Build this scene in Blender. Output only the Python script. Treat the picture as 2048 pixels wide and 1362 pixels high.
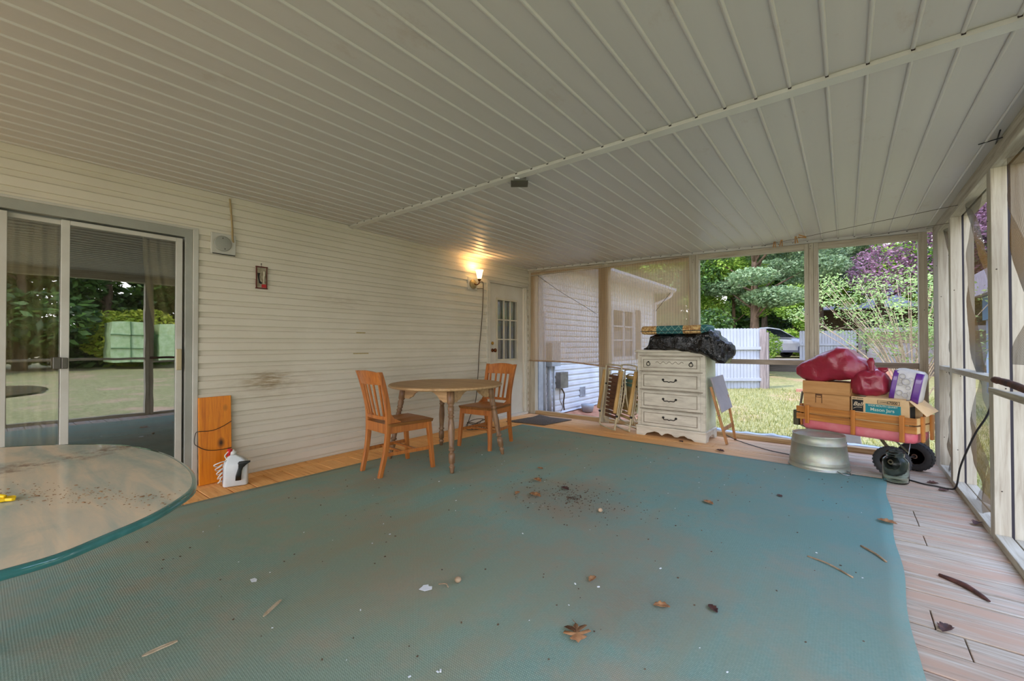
import bpy, math, random
from mathutils import Vector, Matrix, noise
random.seed(7)
for o in list(bpy.data.objects): bpy.data.objects.remove(o)
S = bpy.context.scene; COL = S.collection
R = math.radians; PI = math.pi

# ------------------------------------------------------------ camera, world, sun, exposure
cam = bpy.data.objects.new('camera', bpy.data.cameras.new('camera')); COL.objects.link(cam)
cam.data.sensor_fit = 'HORIZONTAL'; cam.data.sensor_width = 36; cam.data.lens = 36*849.9/2048
cam.data.clip_start = .02; cam.data.clip_end = 400
yaw, pit, rol = -0.66558, 0.0100197, -0.00159
fw = Vector((math.sin(yaw), math.cos(yaw), 0)); rt = Vector((math.cos(yaw), -math.sin(yaw), 0)); up = Vector((0, 0, 1))
f2 = fw*math.cos(pit)+up*math.sin(pit); u2 = up*math.cos(pit)-fw*math.sin(pit)
r3 = rt*math.cos(rol)+u2*math.sin(rol); u3 = u2*math.cos(rol)-rt*math.sin(rol)
m = Matrix((r3, u3, -f2)).transposed().to_4x4(); m.translation = (0, 0, 1.16); cam.matrix_world = m
S.camera = cam
S.view_settings.view_transform = 'Standard'; S.view_settings.look = 'None'
S.view_settings.exposure = 1.08; S.view_settings.gamma = 1; S.view_settings.use_curve_mapping = False
SKY_STRENGTH, SUN_STRENGTH = 1.75, 1.9
W = bpy.data.worlds.new('sky'); S.world = W; W.use_nodes = True
wt = W.node_tree; bg = wt.nodes['Background']
tc = wt.nodes.new('ShaderNodeTexCoord'); sx = wt.nodes.new('ShaderNodeSeparateXYZ'); cr = wt.nodes.new('ShaderNodeValToRGB')
wt.links.new(tc.outputs['Generated'], sx.inputs[0]); wt.links.new(sx.outputs['Z'], cr.inputs[0]); wt.links.new(cr.outputs[0], bg.inputs[0])
cr.color_ramp.elements[0].position = 0; cr.color_ramp.elements[0].color = (1, .96, .93, 1)
cr.color_ramp.elements[1].position = .6; cr.color_ramp.elements[1].color = (.40, .52, .85, 1)
# brighter hazy sky around the sun's side, as on a sunny day
dt_ = wt.nodes.new('ShaderNodeVectorMath'); dt_.operation = 'DOT_PRODUCT'; wt.links.new(tc.outputs['Generated'], dt_.inputs[0]); dt_.inputs[1].default_value = (-.30, -.80, .52)
gl_ = wt.nodes.new('ShaderNodeMapRange'); wt.links.new(dt_.outputs['Value'], gl_.inputs[0]); gl_.inputs[1].default_value = -.2; gl_.inputs[2].default_value = 1; gl_.inputs[3].default_value = 1.4; gl_.inputs[4].default_value = 1.9
ml_ = wt.nodes.new('ShaderNodeMath'); ml_.operation = 'MULTIPLY'; ml_.inputs[1].default_value = SKY_STRENGTH; wt.links.new(gl_.outputs[0], ml_.inputs[0]); wt.links.new(ml_.outputs[0], bg.inputs[1])
bg.inputs[1].default_value = SKY_STRENGTH
sun = bpy.data.objects.new('sun', bpy.data.lights.new('sun', 'SUN')); COL.objects.link(sun)
sun.data.energy = SUN_STRENGTH; sun.data.angle = R(1.0); sun.data.color = (1, .92, .80)
sun.rotation_euler = Vector((-.28, -.50, .82)).to_track_quat('Z', 'Y').to_euler()

# ------------------------------------------------------------ materials
def lin(c):
    return tuple((v/12.92 if v <= .04045 else ((v+.055)/1.055)**2.4) for v in [x/255 for x in c])+(1,)
def new_mat(name):
    m = bpy.data.materials.new(name); m.use_nodes = True
    return m, m.node_tree, m.node_tree.nodes['Principled BSDF']
def coords(nt, scale=(1, 1, 1), obj=True, rot=(0, 0, 0)):
    t = nt.nodes.new('ShaderNodeTexCoord'); mp = nt.nodes.new('ShaderNodeMapping')
    nt.links.new(t.outputs['Object'], mp.inputs[0]); mp.inputs['Scale'].default_value = scale; mp.inputs['Rotation'].default_value = rot
    return mp.outputs[0]
def noi(nt, vec, scale, detail=4, rough=.6, dist=0):
    n = nt.nodes.new('ShaderNodeTexNoise'); n.inputs['Scale'].default_value = scale; n.inputs['Detail'].default_value = detail
    n.inputs['Roughness'].default_value = rough; n.inputs['Distortion'].default_value = dist
    nt.links.new(vec, n.inputs['Vector']); return n.outputs[0]
def ramp(nt, fac, stops):
    r = nt.nodes.new('ShaderNodeValToRGB'); nt.links.new(fac, r.inputs[0]); e = r.color_ramp.elements
    while len(e) < len(stops): e.new(.5)
    for k, (p, c) in enumerate(stops):
        e[k].position = p; e[k].color = c if len(c) == 4 else tuple(c)+(1,)
    return r.outputs[0]
def mix(nt, fac, a, b):
    x = nt.nodes.new('ShaderNodeMix'); x.data_type = 'RGBA'
    if isinstance(fac, (int, float)): x.inputs[0].default_value = fac
    else: nt.links.new(fac, x.inputs[0])
    for s, v in ((6, a), (7, b)):
        if isinstance(v, tuple): x.inputs[s].default_value = v
        else: nt.links.new(v, x.inputs[s])
    return x.outputs[2]
def mth(nt, op, a, b=0, clamp=False):
    x = nt.nodes.new('ShaderNodeMath'); x.operation = op; x.use_clamp = clamp
    for s, v in ((0, a), (1, b)):
        if isinstance(v, (int, float)): x.inputs[s].default_value = v
        else: nt.links.new(v, x.inputs[s])
    return x.outputs[0]
def bump(nt, p, h, strength=.3, dist=.01):
    b = nt.nodes.new('ShaderNodeBump'); b.inputs['Strength'].default_value = strength; b.inputs['Distance'].default_value = dist
    nt.links.new(h, b.inputs['Height']); nt.links.new(b.outputs[0], p.inputs['Normal'])
MATS = {}
def M(name, c1, c2=None, rough=.6, metal=0, scale=4, stretch=(1, 1, 1), lo=.35, hi=.65, bmp=0, coat=0, detail=5):
    if name in MATS: return MATS[name]
    m, nt, p = new_mat(name); a = lin(c1); b = lin(c2) if c2 else tuple(min(1, v*.82) for v in a[:3])+(1,)
    v = coords(nt, stretch); n = noi(nt, v, scale, detail)
    nt.links.new(ramp(nt, n, [(lo, a), (hi, b)]), p.inputs['Base Color'])
    p.inputs['Roughness'].default_value = rough; p.inputs['Metallic'].default_value = metal
    if coat: p.inputs['Coat Weight'].default_value = coat
    if bmp: bump(nt, p, n, bmp)
    MATS[name] = m; return m

def wood_mat(name, c1, c2, c3, axis='Z', rough=.5, coat=0, knots=False, bmp=.25, sc=1.0):
    m, nt, p = new_mat(name); st = {'X': (1.2, 22, 22), 'Y': (22, 1.2, 22), 'Z': (22, 22, 1.2)}[axis]
    st = tuple(s*sc for s in st)
    g = noi(nt, coords(nt, st), 1.6, 6, .65, .6); big = noi(nt, coords(nt), 3.0, 3)
    col = ramp(nt, g, [(.3, lin(c1)), (.52, lin(c2)), (.72, lin(c3))])
    col = mix(nt, mth(nt, 'MULTIPLY', big, .35), col, lin(c3))
    if knots:
        v = nt.nodes.new('ShaderNodeTexVoronoi'); v.inputs['Scale'].default_value = 4.2
        nt.links.new(coords(nt, (1.6, 1.6, 1.0)), v.inputs['Vector'])
        k = ramp(nt, v.outputs['Distance'], [(.05, (1, 1, 1)), (.22, (0, 0, 0))])
        col = mix(nt, k, col, lin(tuple(int(x*.35) for x in c3)))
    nt.links.new(col, p.inputs['Base Color']); p.inputs['Roughness'].default_value = rough
    if coat: p.inputs['Coat Weight'].default_value = coat; p.inputs['Coat Roughness'].default_value = .25
    bump(nt, p, g, bmp, .004); MATS[name] = m; return m

oak = wood_mat('oak_finish', (196, 124, 56), (176, 102, 38), (132, 70, 24), 'Z', .42, .25)
oakx = wood_mat('oak_finish_across', (198, 140, 82), (180, 118, 62), (138, 84, 42), 'Y', .5, .15)
drift = wood_mat('worn_tabletop', (206, 170, 124), (188, 150, 104), (150, 116, 78), 'X', .55, .1)
turned = wood_mat('turned_leg_wood', (160, 126, 90), (130, 96, 64), (84, 58, 38), 'Z', .5, .1)
white_wood = wood_mat('weathered_white_wood', (196, 190, 170), (177, 168, 147), (142, 130, 110), 'Z', .75)
white_wood_y = wood_mat('weathered_white_wood_y', (196, 190, 170), (177, 168, 147), (142, 130, 110), 'Y', .75)
white_wood_x = wood_mat('weathered_white_wood_x', (200, 192, 172), (178, 168, 146), (140, 124, 102), 'X', .75)
plank_m = wood_mat('varnished_knotty_pine', (240, 156, 30), (226, 132, 14), (176, 84, 6), 'Z', .4, .3, True)
stake_m = wood_mat('wagon_stake_wood', (206, 148, 74), (188, 118, 40), (140, 86, 36), 'X', .5, .2)
stake_z = wood_mat('wagon_stake_wood_upright', (206, 148, 74), (190, 116, 36), (150, 84, 24), 'Z', .45, .2)
greyfence = wood_mat('grey_fence_wood', (170, 160, 156), (140, 128, 124), (100, 88, 84), 'Z', .85)

def deck_mat():
    m, nt, p = new_mat('deck_boards'); g = noi(nt, coords(nt, (1.3, 26, 4)), 1.8, 7, .65, .8)
    warm = ramp(nt, g, [(.3, lin((252, 196, 122))), (.55, lin((240, 172, 96))), (.75, lin((206, 136, 68)))])
    grey = ramp(nt, g, [(.3, lin((200, 190, 172))), (.5, lin((178, 163, 142))), (.72, lin((132, 113, 92)))])
    pink = noi(nt, coords(nt, (.8, 5, 1)), 1.6, 4); grey = mix(nt, ramp(nt, pink, [(.45, (0, 0, 0)), (.62, (1, 1, 1))]), grey, lin((184, 152, 126)))
    t = nt.nodes.new('ShaderNodeTexCoord'); s = nt.nodes.new('ShaderNodeSeparateXYZ'); nt.links.new(t.outputs['Object'], s.inputs[0])
    n2 = noi(nt, coords(nt), .9, 3)
    # weathering where rain reaches: the outer edges of the porch
    a = mth(nt, 'ADD', mth(nt, 'MULTIPLY', mth(nt, 'ADD', s.outputs['X'], 2.4), .42), mth(nt, 'SUBTRACT', n2, .5))
    b = mth(nt, 'MULTIPLY', mth(nt, 'SUBTRACT', s.outputs['Y'], 5.15), .9)
    w = mth(nt, 'MAXIMUM', a, b, ); w = mth(nt, 'MAXIMUM', mth(nt, 'MINIMUM', w, 1), 0)
    nt.links.new(mix(nt, w, warm, grey), p.inputs['Base Color']); p.inputs['Roughness'].default_value = .8
    bump(nt, p, g, .3, .004); return m
deck_m = deck_mat()

def siding_mat():
    m, nt, p = new_mat('vinyl_siding'); base = (.67, .615, .50, 1)
    n = noi(nt, coords(nt, (1, 1, 1)), 1.1, 5); col = mix(nt, ramp(nt, n, [(.4, (0, 0, 0)), (.75, (1, 1, 1))]), base, (.59, .54, .425, 1))
    # brown scuff stain left of centre, low on the wall
    t = nt.nodes.new('ShaderNodeTexCoord'); s = nt.nodes.new('ShaderNodeSeparateXYZ'); nt.links.new(t.outputs['Object'], s.inputs[0])
    def blob(cy, cz, ry, rz):
        dy = mth(nt, 'DIVIDE', mth(nt, 'SUBTRACT', s.outputs['Y'], cy), ry); dz = mth(nt, 'DIVIDE', mth(nt, 'SUBTRACT', s.outputs['Z'], cz), rz)
        return mth(nt, 'SUBTRACT', 1, mth(nt, 'ADD', mth(nt, 'MULTIPLY', dy, dy), mth(nt, 'MULTIPLY', dz, dz)), True)
    st = noi(nt, coords(nt, (1, 4, 26)), 2.2, 4)
    for cy, cz, ry, rz, k in ((1.72, .83, .26, .11, .75), (2.45, 1.62, .35, .10, .22), (1.75, .80, .6, .2, .2)):
        f = mth(nt, 'MULTIPLY', mth(nt, 'MULTIPLY', blob(cy, cz, ry, rz), k), ramp(nt, st, [(.38, (0, 0, 0)), (.62, (1, 1, 1))]), True)
        col = mix(nt, f, col, (.26, .17, .07, 1))
    nt.links.new(col, p.inputs['Base Color']); p.inputs['Roughness'].default_value = .5; return m
siding_m = siding_mat()
siding_out = M('vinyl_siding_outside', (226, 228, 232), (206, 208, 214), .5, scale=2)

def ceiling_mat():
    m, nt, p = new_mat('painted_metal_panel')
    n = noi(nt, coords(nt, (9, .35, 1)), .8, 4); d = noi(nt, coords(nt, (1, .5, 1)), 5, 6, .75)
    col = mix(nt, n, (.585, .55, .50, 1), (.49, .46, .42, 1)); col = mix(nt, ramp(nt, d, [(.60, (0, 0, 0)), (.80, (.55, .55, .55))]), col, (.38, .28, .20, 1))
    nt.links.new(col, p.inputs['Base Color']); p.inputs['Roughness'].default_value = .42; return m
ceil_m = ceiling_mat()
alum = M('white_aluminium', (196, 194, 184), (184, 180, 168), .4, scale=3)
alum2 = M('grey_aluminium', (160, 160, 150), (146, 146, 136), .4, scale=3)

def carpet_mat():
    m, nt, p = new_mat('teal_outdoor_carpet')
    tw = nt.nodes.new('ShaderNodeTexCoord'); sw_ = nt.nodes.new('ShaderNodeSeparateXYZ'); nt.links.new(tw.outputs['Object'], sw_.inputs[0])
    wob = mth(nt, 'MULTIPLY', noi(nt, coords(nt), 5, 2), 2.5)
    wa = mth(nt, 'SINE', mth(nt, 'ADD', mth(nt, 'MULTIPLY', sw_.outputs['X'], 2*PI/.0105), wob)); wb = mth(nt, 'SINE', mth(nt, 'ADD', mth(nt, 'MULTIPLY', sw_.outputs['Y'], 2*PI/.0085), wob))
    wv = mth(nt, 'ADD', mth(nt, 'MULTIPLY', mth(nt, 'MULTIPLY', wa, wb), .28), mth(nt, 'ADD', mth(nt, 'MULTIPLY', wb, .14), mth(nt, 'ADD', mth(nt, 'MULTIPLY', noi(nt, coords(nt), 90, 3), .5), .22)))
    big = noi(nt, coords(nt), .55, 4, .55); mid = noi(nt, coords(nt, (1, 1, 1)), 2.6, 7, .7); st = noi(nt, coords(nt, (4, .5, 1), rot=(0, 0, .35)), 1.1, 5, .6)
    fine = noi(nt, coords(nt), 160, 2)
    teal = ramp(nt, wv, [(.12, lin((82, 122, 112))), (.5, lin((124, 158, 144))), (.8, lin((172, 192, 174)))])
    col = mix(nt, ramp(nt, big, [(.34, (0, 0, 0)), (.58, (.65, .65, .65))]), teal, lin((146, 152, 122)))
    col = mix(nt, ramp(nt, mid, [(.46, (0, 0, 0)), (.68, (.75, .75, .75))]), col, lin((168, 150, 122)))
    col = mix(nt, ramp(nt, st, [(.48, (0, 0, 0)), (.66, (.6, .6, .6))]), col, lin((152, 148, 118)))
    t = nt.nodes.new('ShaderNodeTexCoord'); s = nt.nodes.new('ShaderNodeSeparateXYZ'); nt.links.new(t.outputs['Object'], s.inputs[0])
    for cx, cy, r, k in ((-1.65, 2.75, .55, 1.1), (-1.05, 2.15, .75, .6), (-.75, 1.85, .35, .6), (-3.0, 2.1, .3, .5), (-2.75, 4.0, .45, .4), (-2.0, 1.5, .7, .4)):
        dx = mth(nt, 'SUBTRACT', s.outputs['X'], cx); dy = mth(nt, 'SUBTRACT', s.outputs['Y'], cy)
        q = mth(nt, 'DIVIDE', mth(nt, 'ADD', mth(nt, 'MULTIPLY', dx, dx), mth(nt, 'MULTIPLY', dy, dy)), r*r)
        f = mth(nt, 'MULTIPLY', mth(nt, 'MULTIPLY', mth(nt, 'SUBTRACT', 1, q, True), k), mid, True)
        col = mix(nt, f, col, lin((150, 112, 78)))
    col = mix(nt, mth(nt, 'MULTIPLY', fine, .25), col, lin((90, 122, 112)))
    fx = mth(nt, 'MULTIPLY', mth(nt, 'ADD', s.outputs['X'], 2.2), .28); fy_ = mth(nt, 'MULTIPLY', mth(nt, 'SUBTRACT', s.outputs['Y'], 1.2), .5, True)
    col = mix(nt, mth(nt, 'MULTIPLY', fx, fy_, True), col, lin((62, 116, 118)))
    nt.links.new(col, p.inputs['Base Color']); p.inputs['Roughness'].default_value = .95
    bump(nt, p, wv, .4, .003); return m
carpet_m = carpet_mat()

def glass_mat(name, tint=(.9, .95, .92), refl=.3, dark=0.0):
    m = bpy.data.materials.new(name); m.use_nodes = True; nt = m.node_tree; nt.nodes.clear()
    o = nt.nodes.new('ShaderNodeOutputMaterial'); tr = nt.nodes.new('ShaderNodeBsdfTransparent'); gl = nt.nodes.new('ShaderNodeBsdfGlossy')
    tr.inputs[0].default_value = tint+(1,); gl.inputs['Roughness'].default_value = .0; gl.inputs[0].default_value = (1, 1, 1, 1)
    lw = nt.nodes.new('ShaderNodeLayerWeight'); lw.inputs[0].default_value = .35
    f = mth(nt, 'ADD', mth(nt, 'MULTIPLY', lw.outputs['Fresnel'], .6), refl, True)
    b = nt.nodes.new('ShaderNodeBump'); b.inputs['Strength'].default_value = .04; b.inputs['Distance'].default_value = .01
    nt.links.new(noi(nt, coords(nt), 2.5, 2), b.inputs['Height']); nt.links.new(b.outputs[0], gl.inputs['Normal'])
    mx = nt.nodes.new('ShaderNodeMixShader'); nt.links.new(f, mx.inputs[0]); nt.links.new(tr.outputs[0], mx.inputs[1]); nt.links.new(gl.outputs[0], mx.inputs[2])
    nt.links.new(mx.outputs[0], o.inputs[0]); return m
door_glass = glass_mat('door_glass', (.9, .92, .9), .15)
pane_glass = glass_mat('pane_glass', (.75, .78, .76), .06)

def jar_glass_mat():
    m, nt, p = new_mat('jar_glass'); p.inputs['Base Color'].default_value = (.86, .96, .9, 1); p.inputs['Roughness'].default_value = .03
    p.inputs['Transmission Weight'].default_value = 1; p.inputs['IOR'].default_value = 1.18; return m
jar_m = jar_glass_mat()

def table_glass_mat():
    m = bpy.data.materials.new('dusty_table_glass'); m.use_nodes = True; nt = m.node_tree; nt.nodes.clear()
    o = nt.nodes.new('ShaderNodeOutputMaterial'); p = nt.nodes.new('ShaderNodeBsdfPrincipled')
    st = noi(nt, coords(nt, (1.2, 7, 1), rot=(0, 0, R(-38))), 1.5, 6, .6, .4); bl = noi(nt, coords(nt), 3.2, 6, .7); fine = noi(nt, coords(nt), 26, 5, .8)
    col = mix(nt, ramp(nt, st, [(.38, (0, 0, 0)), (.62, (1, 1, 1))]), lin((184, 186, 164)), lin((220, 196, 160)))
    col = mix(nt, ramp(nt, bl, [(.52, (0, 0, 0)), (.72, (.7, .7, .7))]), col, lin((158, 166, 148)))
    t = nt.nodes.new('ShaderNodeTexCoord'); s = nt.nodes.new('ShaderNodeSeparateXYZ'); nt.links.new(t.outputs['Object'], s.inputs[0])
    dx = mth(nt, 'ADD', mth(nt, 'MULTIPLY', s.outputs['X'], .82), mth(nt, 'MULTIPLY', s.outputs['Y'], .3))
    band = mth(nt, 'SUBTRACT', 1, mth(nt, 'ABSOLUTE', mth(nt, 'DIVIDE', mth(nt, 'ADD', dx, .02), .13)), True)
    g = mth(nt, 'MULTIPLY', band, ramp(nt, mth(nt, 'MULTIPLY', fine, bl), [(.22, (0, 0, 0)), (.34, (1, 1, 1))]), True)
    col = mix(nt, g, col, lin((120, 78, 48)))
    nt.links.new(col, p.inputs['Base Color']); p.inputs['Roughness'].default_value = .6
    p.inputs['Coat Weight'].default_value = .4; p.inputs['Coat Roughness'].default_value = .04
    tr = nt.nodes.new('ShaderNodeBsdfTransparent'); tr.inputs[0].default_value = (.62, .82, .78, 1)
    mx = nt.nodes.new('ShaderNodeMixShader'); nt.links.new(ramp(nt, st, [(.3, (.76, .76, .76)), (.6, (.92, .92, .92))]), mx.inputs[0])
    nt.links.new(tr.outputs[0], mx.inputs[1]); nt.links.new(p.outputs[0], mx.inputs[2]); nt.links.new(mx.outputs[0], o.inputs[0]); return m
table_glass = table_glass_mat()

def weave_mat(name, col, opa_lo, opa_hi, sx_=60, sz_=50, ax='X', trans=.5):
    m = bpy.data.materials.new(name); m.use_nodes = True; nt = m.node_tree; nt.nodes.clear()
    o = nt.nodes.new('ShaderNodeOutputMaterial'); d = nt.nodes.new('ShaderNodeBsdfDiffuse'); t = nt.nodes.new('ShaderNodeBsdfTransparent'); tl = nt.nodes.new('ShaderNodeBsdfTranslucent')
    d.inputs[0].default_value = lin(col); tl.inputs[0].default_value = lin(col)
    if trans < .4:
        cc = ramp(nt, noi(nt, coords(nt, (1, 3, .8)), 1.2, 3), [(.42, lin(col)), (.6, lin((112, 84, 46)))]); nt.links.new(cc, d.inputs[0]); nt.links.new(cc, tl.inputs[0])
    c = nt.nodes.new('ShaderNodeTexCoord'); s = nt.nodes.new('ShaderNodeSeparateXYZ'); nt.links.new(c.outputs['Object'], s.inputs[0])
    a = mth(nt, 'SINE', mth(nt, 'MULTIPLY', s.outputs[ax], sx_*2*PI)); b = mth(nt, 'SINE', mth(nt, 'MULTIPLY', s.outputs['Z'], sz_*2*PI))
    w = ramp(nt, mth(nt, 'MAXIMUM', a, mth(nt, 'MULTIPLY', b, .6)), [(.0, (opa_lo,)*3), (.9, (opa_hi,)*3)])
    m1 = nt.nodes.new('ShaderNodeMixShader'); m1.inputs[0].default_value = trans; nt.links.new(d.outputs[0], m1.inputs[1]); nt.links.new(tl.outputs[0], m1.inputs[2])
    m2 = nt.nodes.new('ShaderNodeMixShader'); nt.links.new(w, m2.inputs[0]); nt.links.new(t.outputs[0], m2.inputs[1]); nt.links.new(m1.outputs[0], m2.inputs[2])
    nt.links.new(m2.outputs[0], o.inputs[0]); return m
shade_m = weave_mat('beige_shade_weave', (192, 164, 128), .62, .82, 27, 60, 'X')
screen_m = weave_mat('grey_insect_screen', (96, 94, 88), .55, .72, 160, 160, 'Y', .3)

def leaf_mat(name, c1, c2, tl=.35):
    m = bpy.data.materials.new(name); m.use_nodes = True; nt = m.node_tree; nt.nodes.clear()
    o = nt.nodes.new('ShaderNodeOutputMaterial'); d = nt.nodes.new('ShaderNodeBsdfPrincipled'); t = nt.nodes.new('ShaderNodeBsdfTranslucent')
    g = nt.nodes.new('ShaderNodeNewGeometry'); col = ramp(nt, g.outputs['Random Per Island'], [(.1, lin(c1)), (.9, lin(c2))])
    nt.links.new(col, d.inputs['Base Color']); d.inputs['Roughness'].default_value = .5; nt.links.new(col, t.inputs[0])
    x = nt.nodes.new('ShaderNodeMixShader'); x.inputs[0].default_value = tl; nt.links.new(d.outputs[0], x.inputs[1]); nt.links.new(t.outputs[0], x.inputs[2]); nt.links.new(x.outputs[0], o.inputs[0]); return m
leafA = leaf_mat('bright_leaves', (112, 154, 50), (192, 220, 100)); leafB = leaf_mat('cedar_leaves', (82, 112, 66), (154, 176, 130))
leafC = leaf_mat('purple_leaves', (104, 66, 84), (178, 140, 166)); leafD = leaf_mat('pale_bush_leaves', (104, 134, 60), (160, 180, 112)); leafE = leaf_mat('dark_leaves', (44, 74, 34), (104, 140, 64))
leafF = leaf_mat('sunlight_tinted_leaves', (150, 176, 40), (214, 216, 80))  # sunlight on the shrub crown is painted into this leaf colour
grass_m = leaf_mat('grass_blades', (116, 126, 58), (196, 188, 122)); bark = M('bark', (120, 98, 78), (78, 62, 48), .9, scale=9, stretch=(1, 1, .3))
def ground_mat():
    m, nt, p = new_mat('lawn_ground'); n = noi(nt, coords(nt), .55, 6, .7); n2 = noi(nt, coords(nt), 12, 6, .8)
    g = ramp(nt, n2, [(.3, lin((96, 104, 58))), (.5, lin((146, 142, 88))), (.7, lin((190, 176, 132)))])
    col = mix(nt, ramp(nt, n, [(.52, (0, 0, 0)), (.66, (.9, .9, .9))]), g, lin((186, 152, 122)))
    nt.links.new(col, p.inputs['Base Color']); p.inputs['Roughness'].default_value = .95; bump(nt, p, n2, .6, .05); return m
ground_m = ground_mat()
clay = M('red_clay', (196, 140, 108), (160, 104, 78), .95, scale=7)

white_paint = M('white_door_paint', (206, 200, 184), (194, 186, 168), .45, scale=3)
dress_m = M('distressed_white_paint', (204, 197, 178), (164, 155, 136), .6, scale=4, stretch=(1, 3, 5), lo=.42, hi=.78)
dress_d = M('distressed_grey_edges', (158, 148, 128), (120, 108, 90), .6, scale=9)
black_m = M('black_iron', (30, 27, 24), (18, 16, 14), .4, .3); brass = M('aged_brass', (190, 150, 70), (140, 100, 40), .3, 1)
copper = M('dark_bronze_knob', (120, 70, 40), (70, 38, 20), .3, 1); steel = M('steel', (170, 170, 165), (130, 130, 125), .35, .9)
def galv_mat():
    m, nt, p = new_mat('galvanised_steel'); v = nt.nodes.new('ShaderNodeTexVoronoi'); v.inputs['Scale'].default_value = 26; nt.links.new(coords(nt), v.inputs['Vector'])
    n = noi(nt, coords(nt), 6, 5); col = mix(nt, n, lin((186, 186, 170)), lin((142, 140, 120))); nt.links.new(mix(nt, .03, col, v.outputs['Color']), p.inputs['Base Color'])
    p.inputs['Metallic'].default_value = .7; nt.links.new(ramp(nt, n, [(.3, (.42,)*3), (.7, (.6,)*3)]), p.inputs['Roughness']); bump(nt, p, n, .15, .01); return m
galv = galv_mat()
def bag_mat(name, c, rough, coat=.3, b=.5):
    m, nt, p = new_mat(name); n = noi(nt, coords(nt, (1, 2.6, 1.3)), 6, 5, .6, .6)
    p.inputs['Base Color'].default_value = lin(c); p.inputs['Roughness'].default_value = rough; p.inputs['Coat Weight'].default_value = coat; p.inputs['Coat Roughness'].default_value = .2
    bump(nt, p, n, b, .03); return m
maroon = bag_mat('maroon_bag_plastic', (142, 28, 48), .36, .3, .4); blackbag = bag_mat('black_bag_plastic', (7, 7, 10), .15, .1, 1.6)
card = M('cardboard', (198, 148, 92), (178, 126, 72), .85, scale=3, stretch=(1, 1, 8)); card2 = M('pale_cardboard', (220, 186, 138), (200, 164, 114), .85, scale=4)
red_m = M('faded_red_plastic', (206, 96, 106), (222, 146, 146), .45, scale=2.5, lo=.4, hi=.7); rubber = M('tyre_rubber', (34, 34, 36), (52, 50, 48), .75, scale=14, bmp=.3)
rust = M('rusty_rim', (138, 112, 92), (96, 70, 54), .6, .4, scale=16); teal_p = M('teal_print', (30, 132, 138), (24, 120, 126), .7); ink = M('black_print', (26, 24, 22), None, .7)
purple = M('purple_film', (104, 50, 140), (88, 38, 122), .3, coat=.4); whitefilm = M('white_film', (212, 206, 198), (190, 184, 176), .35, coat=.3, scale=6, bmp=.2); greyp = M('pale_grey_print', (190, 184, 180), None, .5)
white_pl = M('white_plastic', (226, 224, 218), (210, 208, 200), .35, scale=4); translucent = M('milky_plastic', (218, 220, 218), (198, 204, 204), .3, scale=4)
red_lab = M('red_label', (196, 30, 34), None, .4); black_pl = M('black_plastic', (26, 30, 26), (16, 18, 16), .35); yellow_p = M('yellow_plastic', (240, 200, 20), (226, 178, 10), .35)
mat_grey = M('brown_doormat', (104, 92, 78), (72, 62, 52), .95, scale=60, bmp=.6); cord_tan = M('tan_cord', (170, 148, 106), (140, 116, 80), .6); cord_brown = M('brown_cord', (92, 76, 54), (70, 56, 40), .6)
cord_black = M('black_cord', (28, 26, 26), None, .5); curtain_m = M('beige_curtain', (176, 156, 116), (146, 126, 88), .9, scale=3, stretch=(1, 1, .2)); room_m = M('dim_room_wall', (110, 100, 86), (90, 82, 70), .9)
tray_m = M('grey_laminate', (148, 140, 142), (132, 124, 126), .4, scale=3); olive = M('olive_paint', (84, 84, 62), (62, 62, 44), .5); galvs = M('zinc_box', (150, 146, 140), (112, 108, 104), .45, .5)
frame_tan = M('cream_enamel', (206, 194, 158), (176, 160, 122), .4, scale=8); strap_tan = M('yellowed_vinyl', (206, 182, 122), (176, 146, 84), .45, scale=7); strap_teal = M('teal_vinyl', (96, 146, 130), None, .5)
arm_tan = M('tan_armrest', (196, 158, 96), (166, 128, 68), .5); leaf_dry = M('dry_leaf', (176, 128, 82), (132, 88, 52), .8, scale=30); leaf_dark = M('dark_dry_leaf', (92, 54, 42), (56, 34, 30), .8, scale=30)
paper = M('white_paper', (238, 240, 240), None, .7); twig_m = M('twig', (176, 150, 118), (120, 96, 72), .85, scale=20); dirt_m = M('dirt_crumbs', (110, 84, 58), (66, 50, 36), .95, scale=40)
rustwood = M('dark_branch_bark', (98, 52, 30), (54, 30, 22), .8, scale=12, bmp=.5); pvc = M('white_fence_vinyl', (182, 184, 192), (168, 170, 178), .5, scale=1.5)
brick = M('brown_brick', (124, 98, 86), (92, 70, 62), .9, scale=9); shingle = M('grey_shingle', (142, 138, 146), (104, 100, 106), .9, scale=12); bluegrey = M('blue_grey_shutter', (96, 108, 132), (76, 86, 108), .7)
carwhite = M('silver_car_paint', (200, 204, 214), (190, 194, 206), .25, .1, coat=.8); carglass = M('dark_car_glass', (40, 48, 54), (26, 32, 36), .1, coat=.6); tyre_g = M('car_tyre', (66, 66, 72), (50, 50, 56), .8)
concrete = M('concrete', (186, 178, 170), (160, 150, 142), .9, scale=3); timber = M('dark_retaining_timber', (104, 94, 86), (78, 70, 62), .9, scale=4, stretch=(.4, 4, 4)); blockwall = M('pale_block_wall', (190, 182, 178), (160, 150, 146), .9, scale=2)
tanmetal = M('tan_metal', (156, 136, 112), (126, 108, 88), .6, scale=3); conduit = M('grey_conduit', (176, 182, 188), (150, 156, 164), .45); shedblue = M('pale_blue_siding', (140, 158, 182), (124, 142, 168), .6, scale=2); blue_d = M('blue_panel', (70, 128, 160), (60, 112, 148), .5)
mesh_dark = M('dark_spline', (34, 28, 36), None, .7); underdeck = M('under_deck', (60, 50, 42), None, .95); seam_d = M('nail_head', (64, 52, 40), None, .6)

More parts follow.
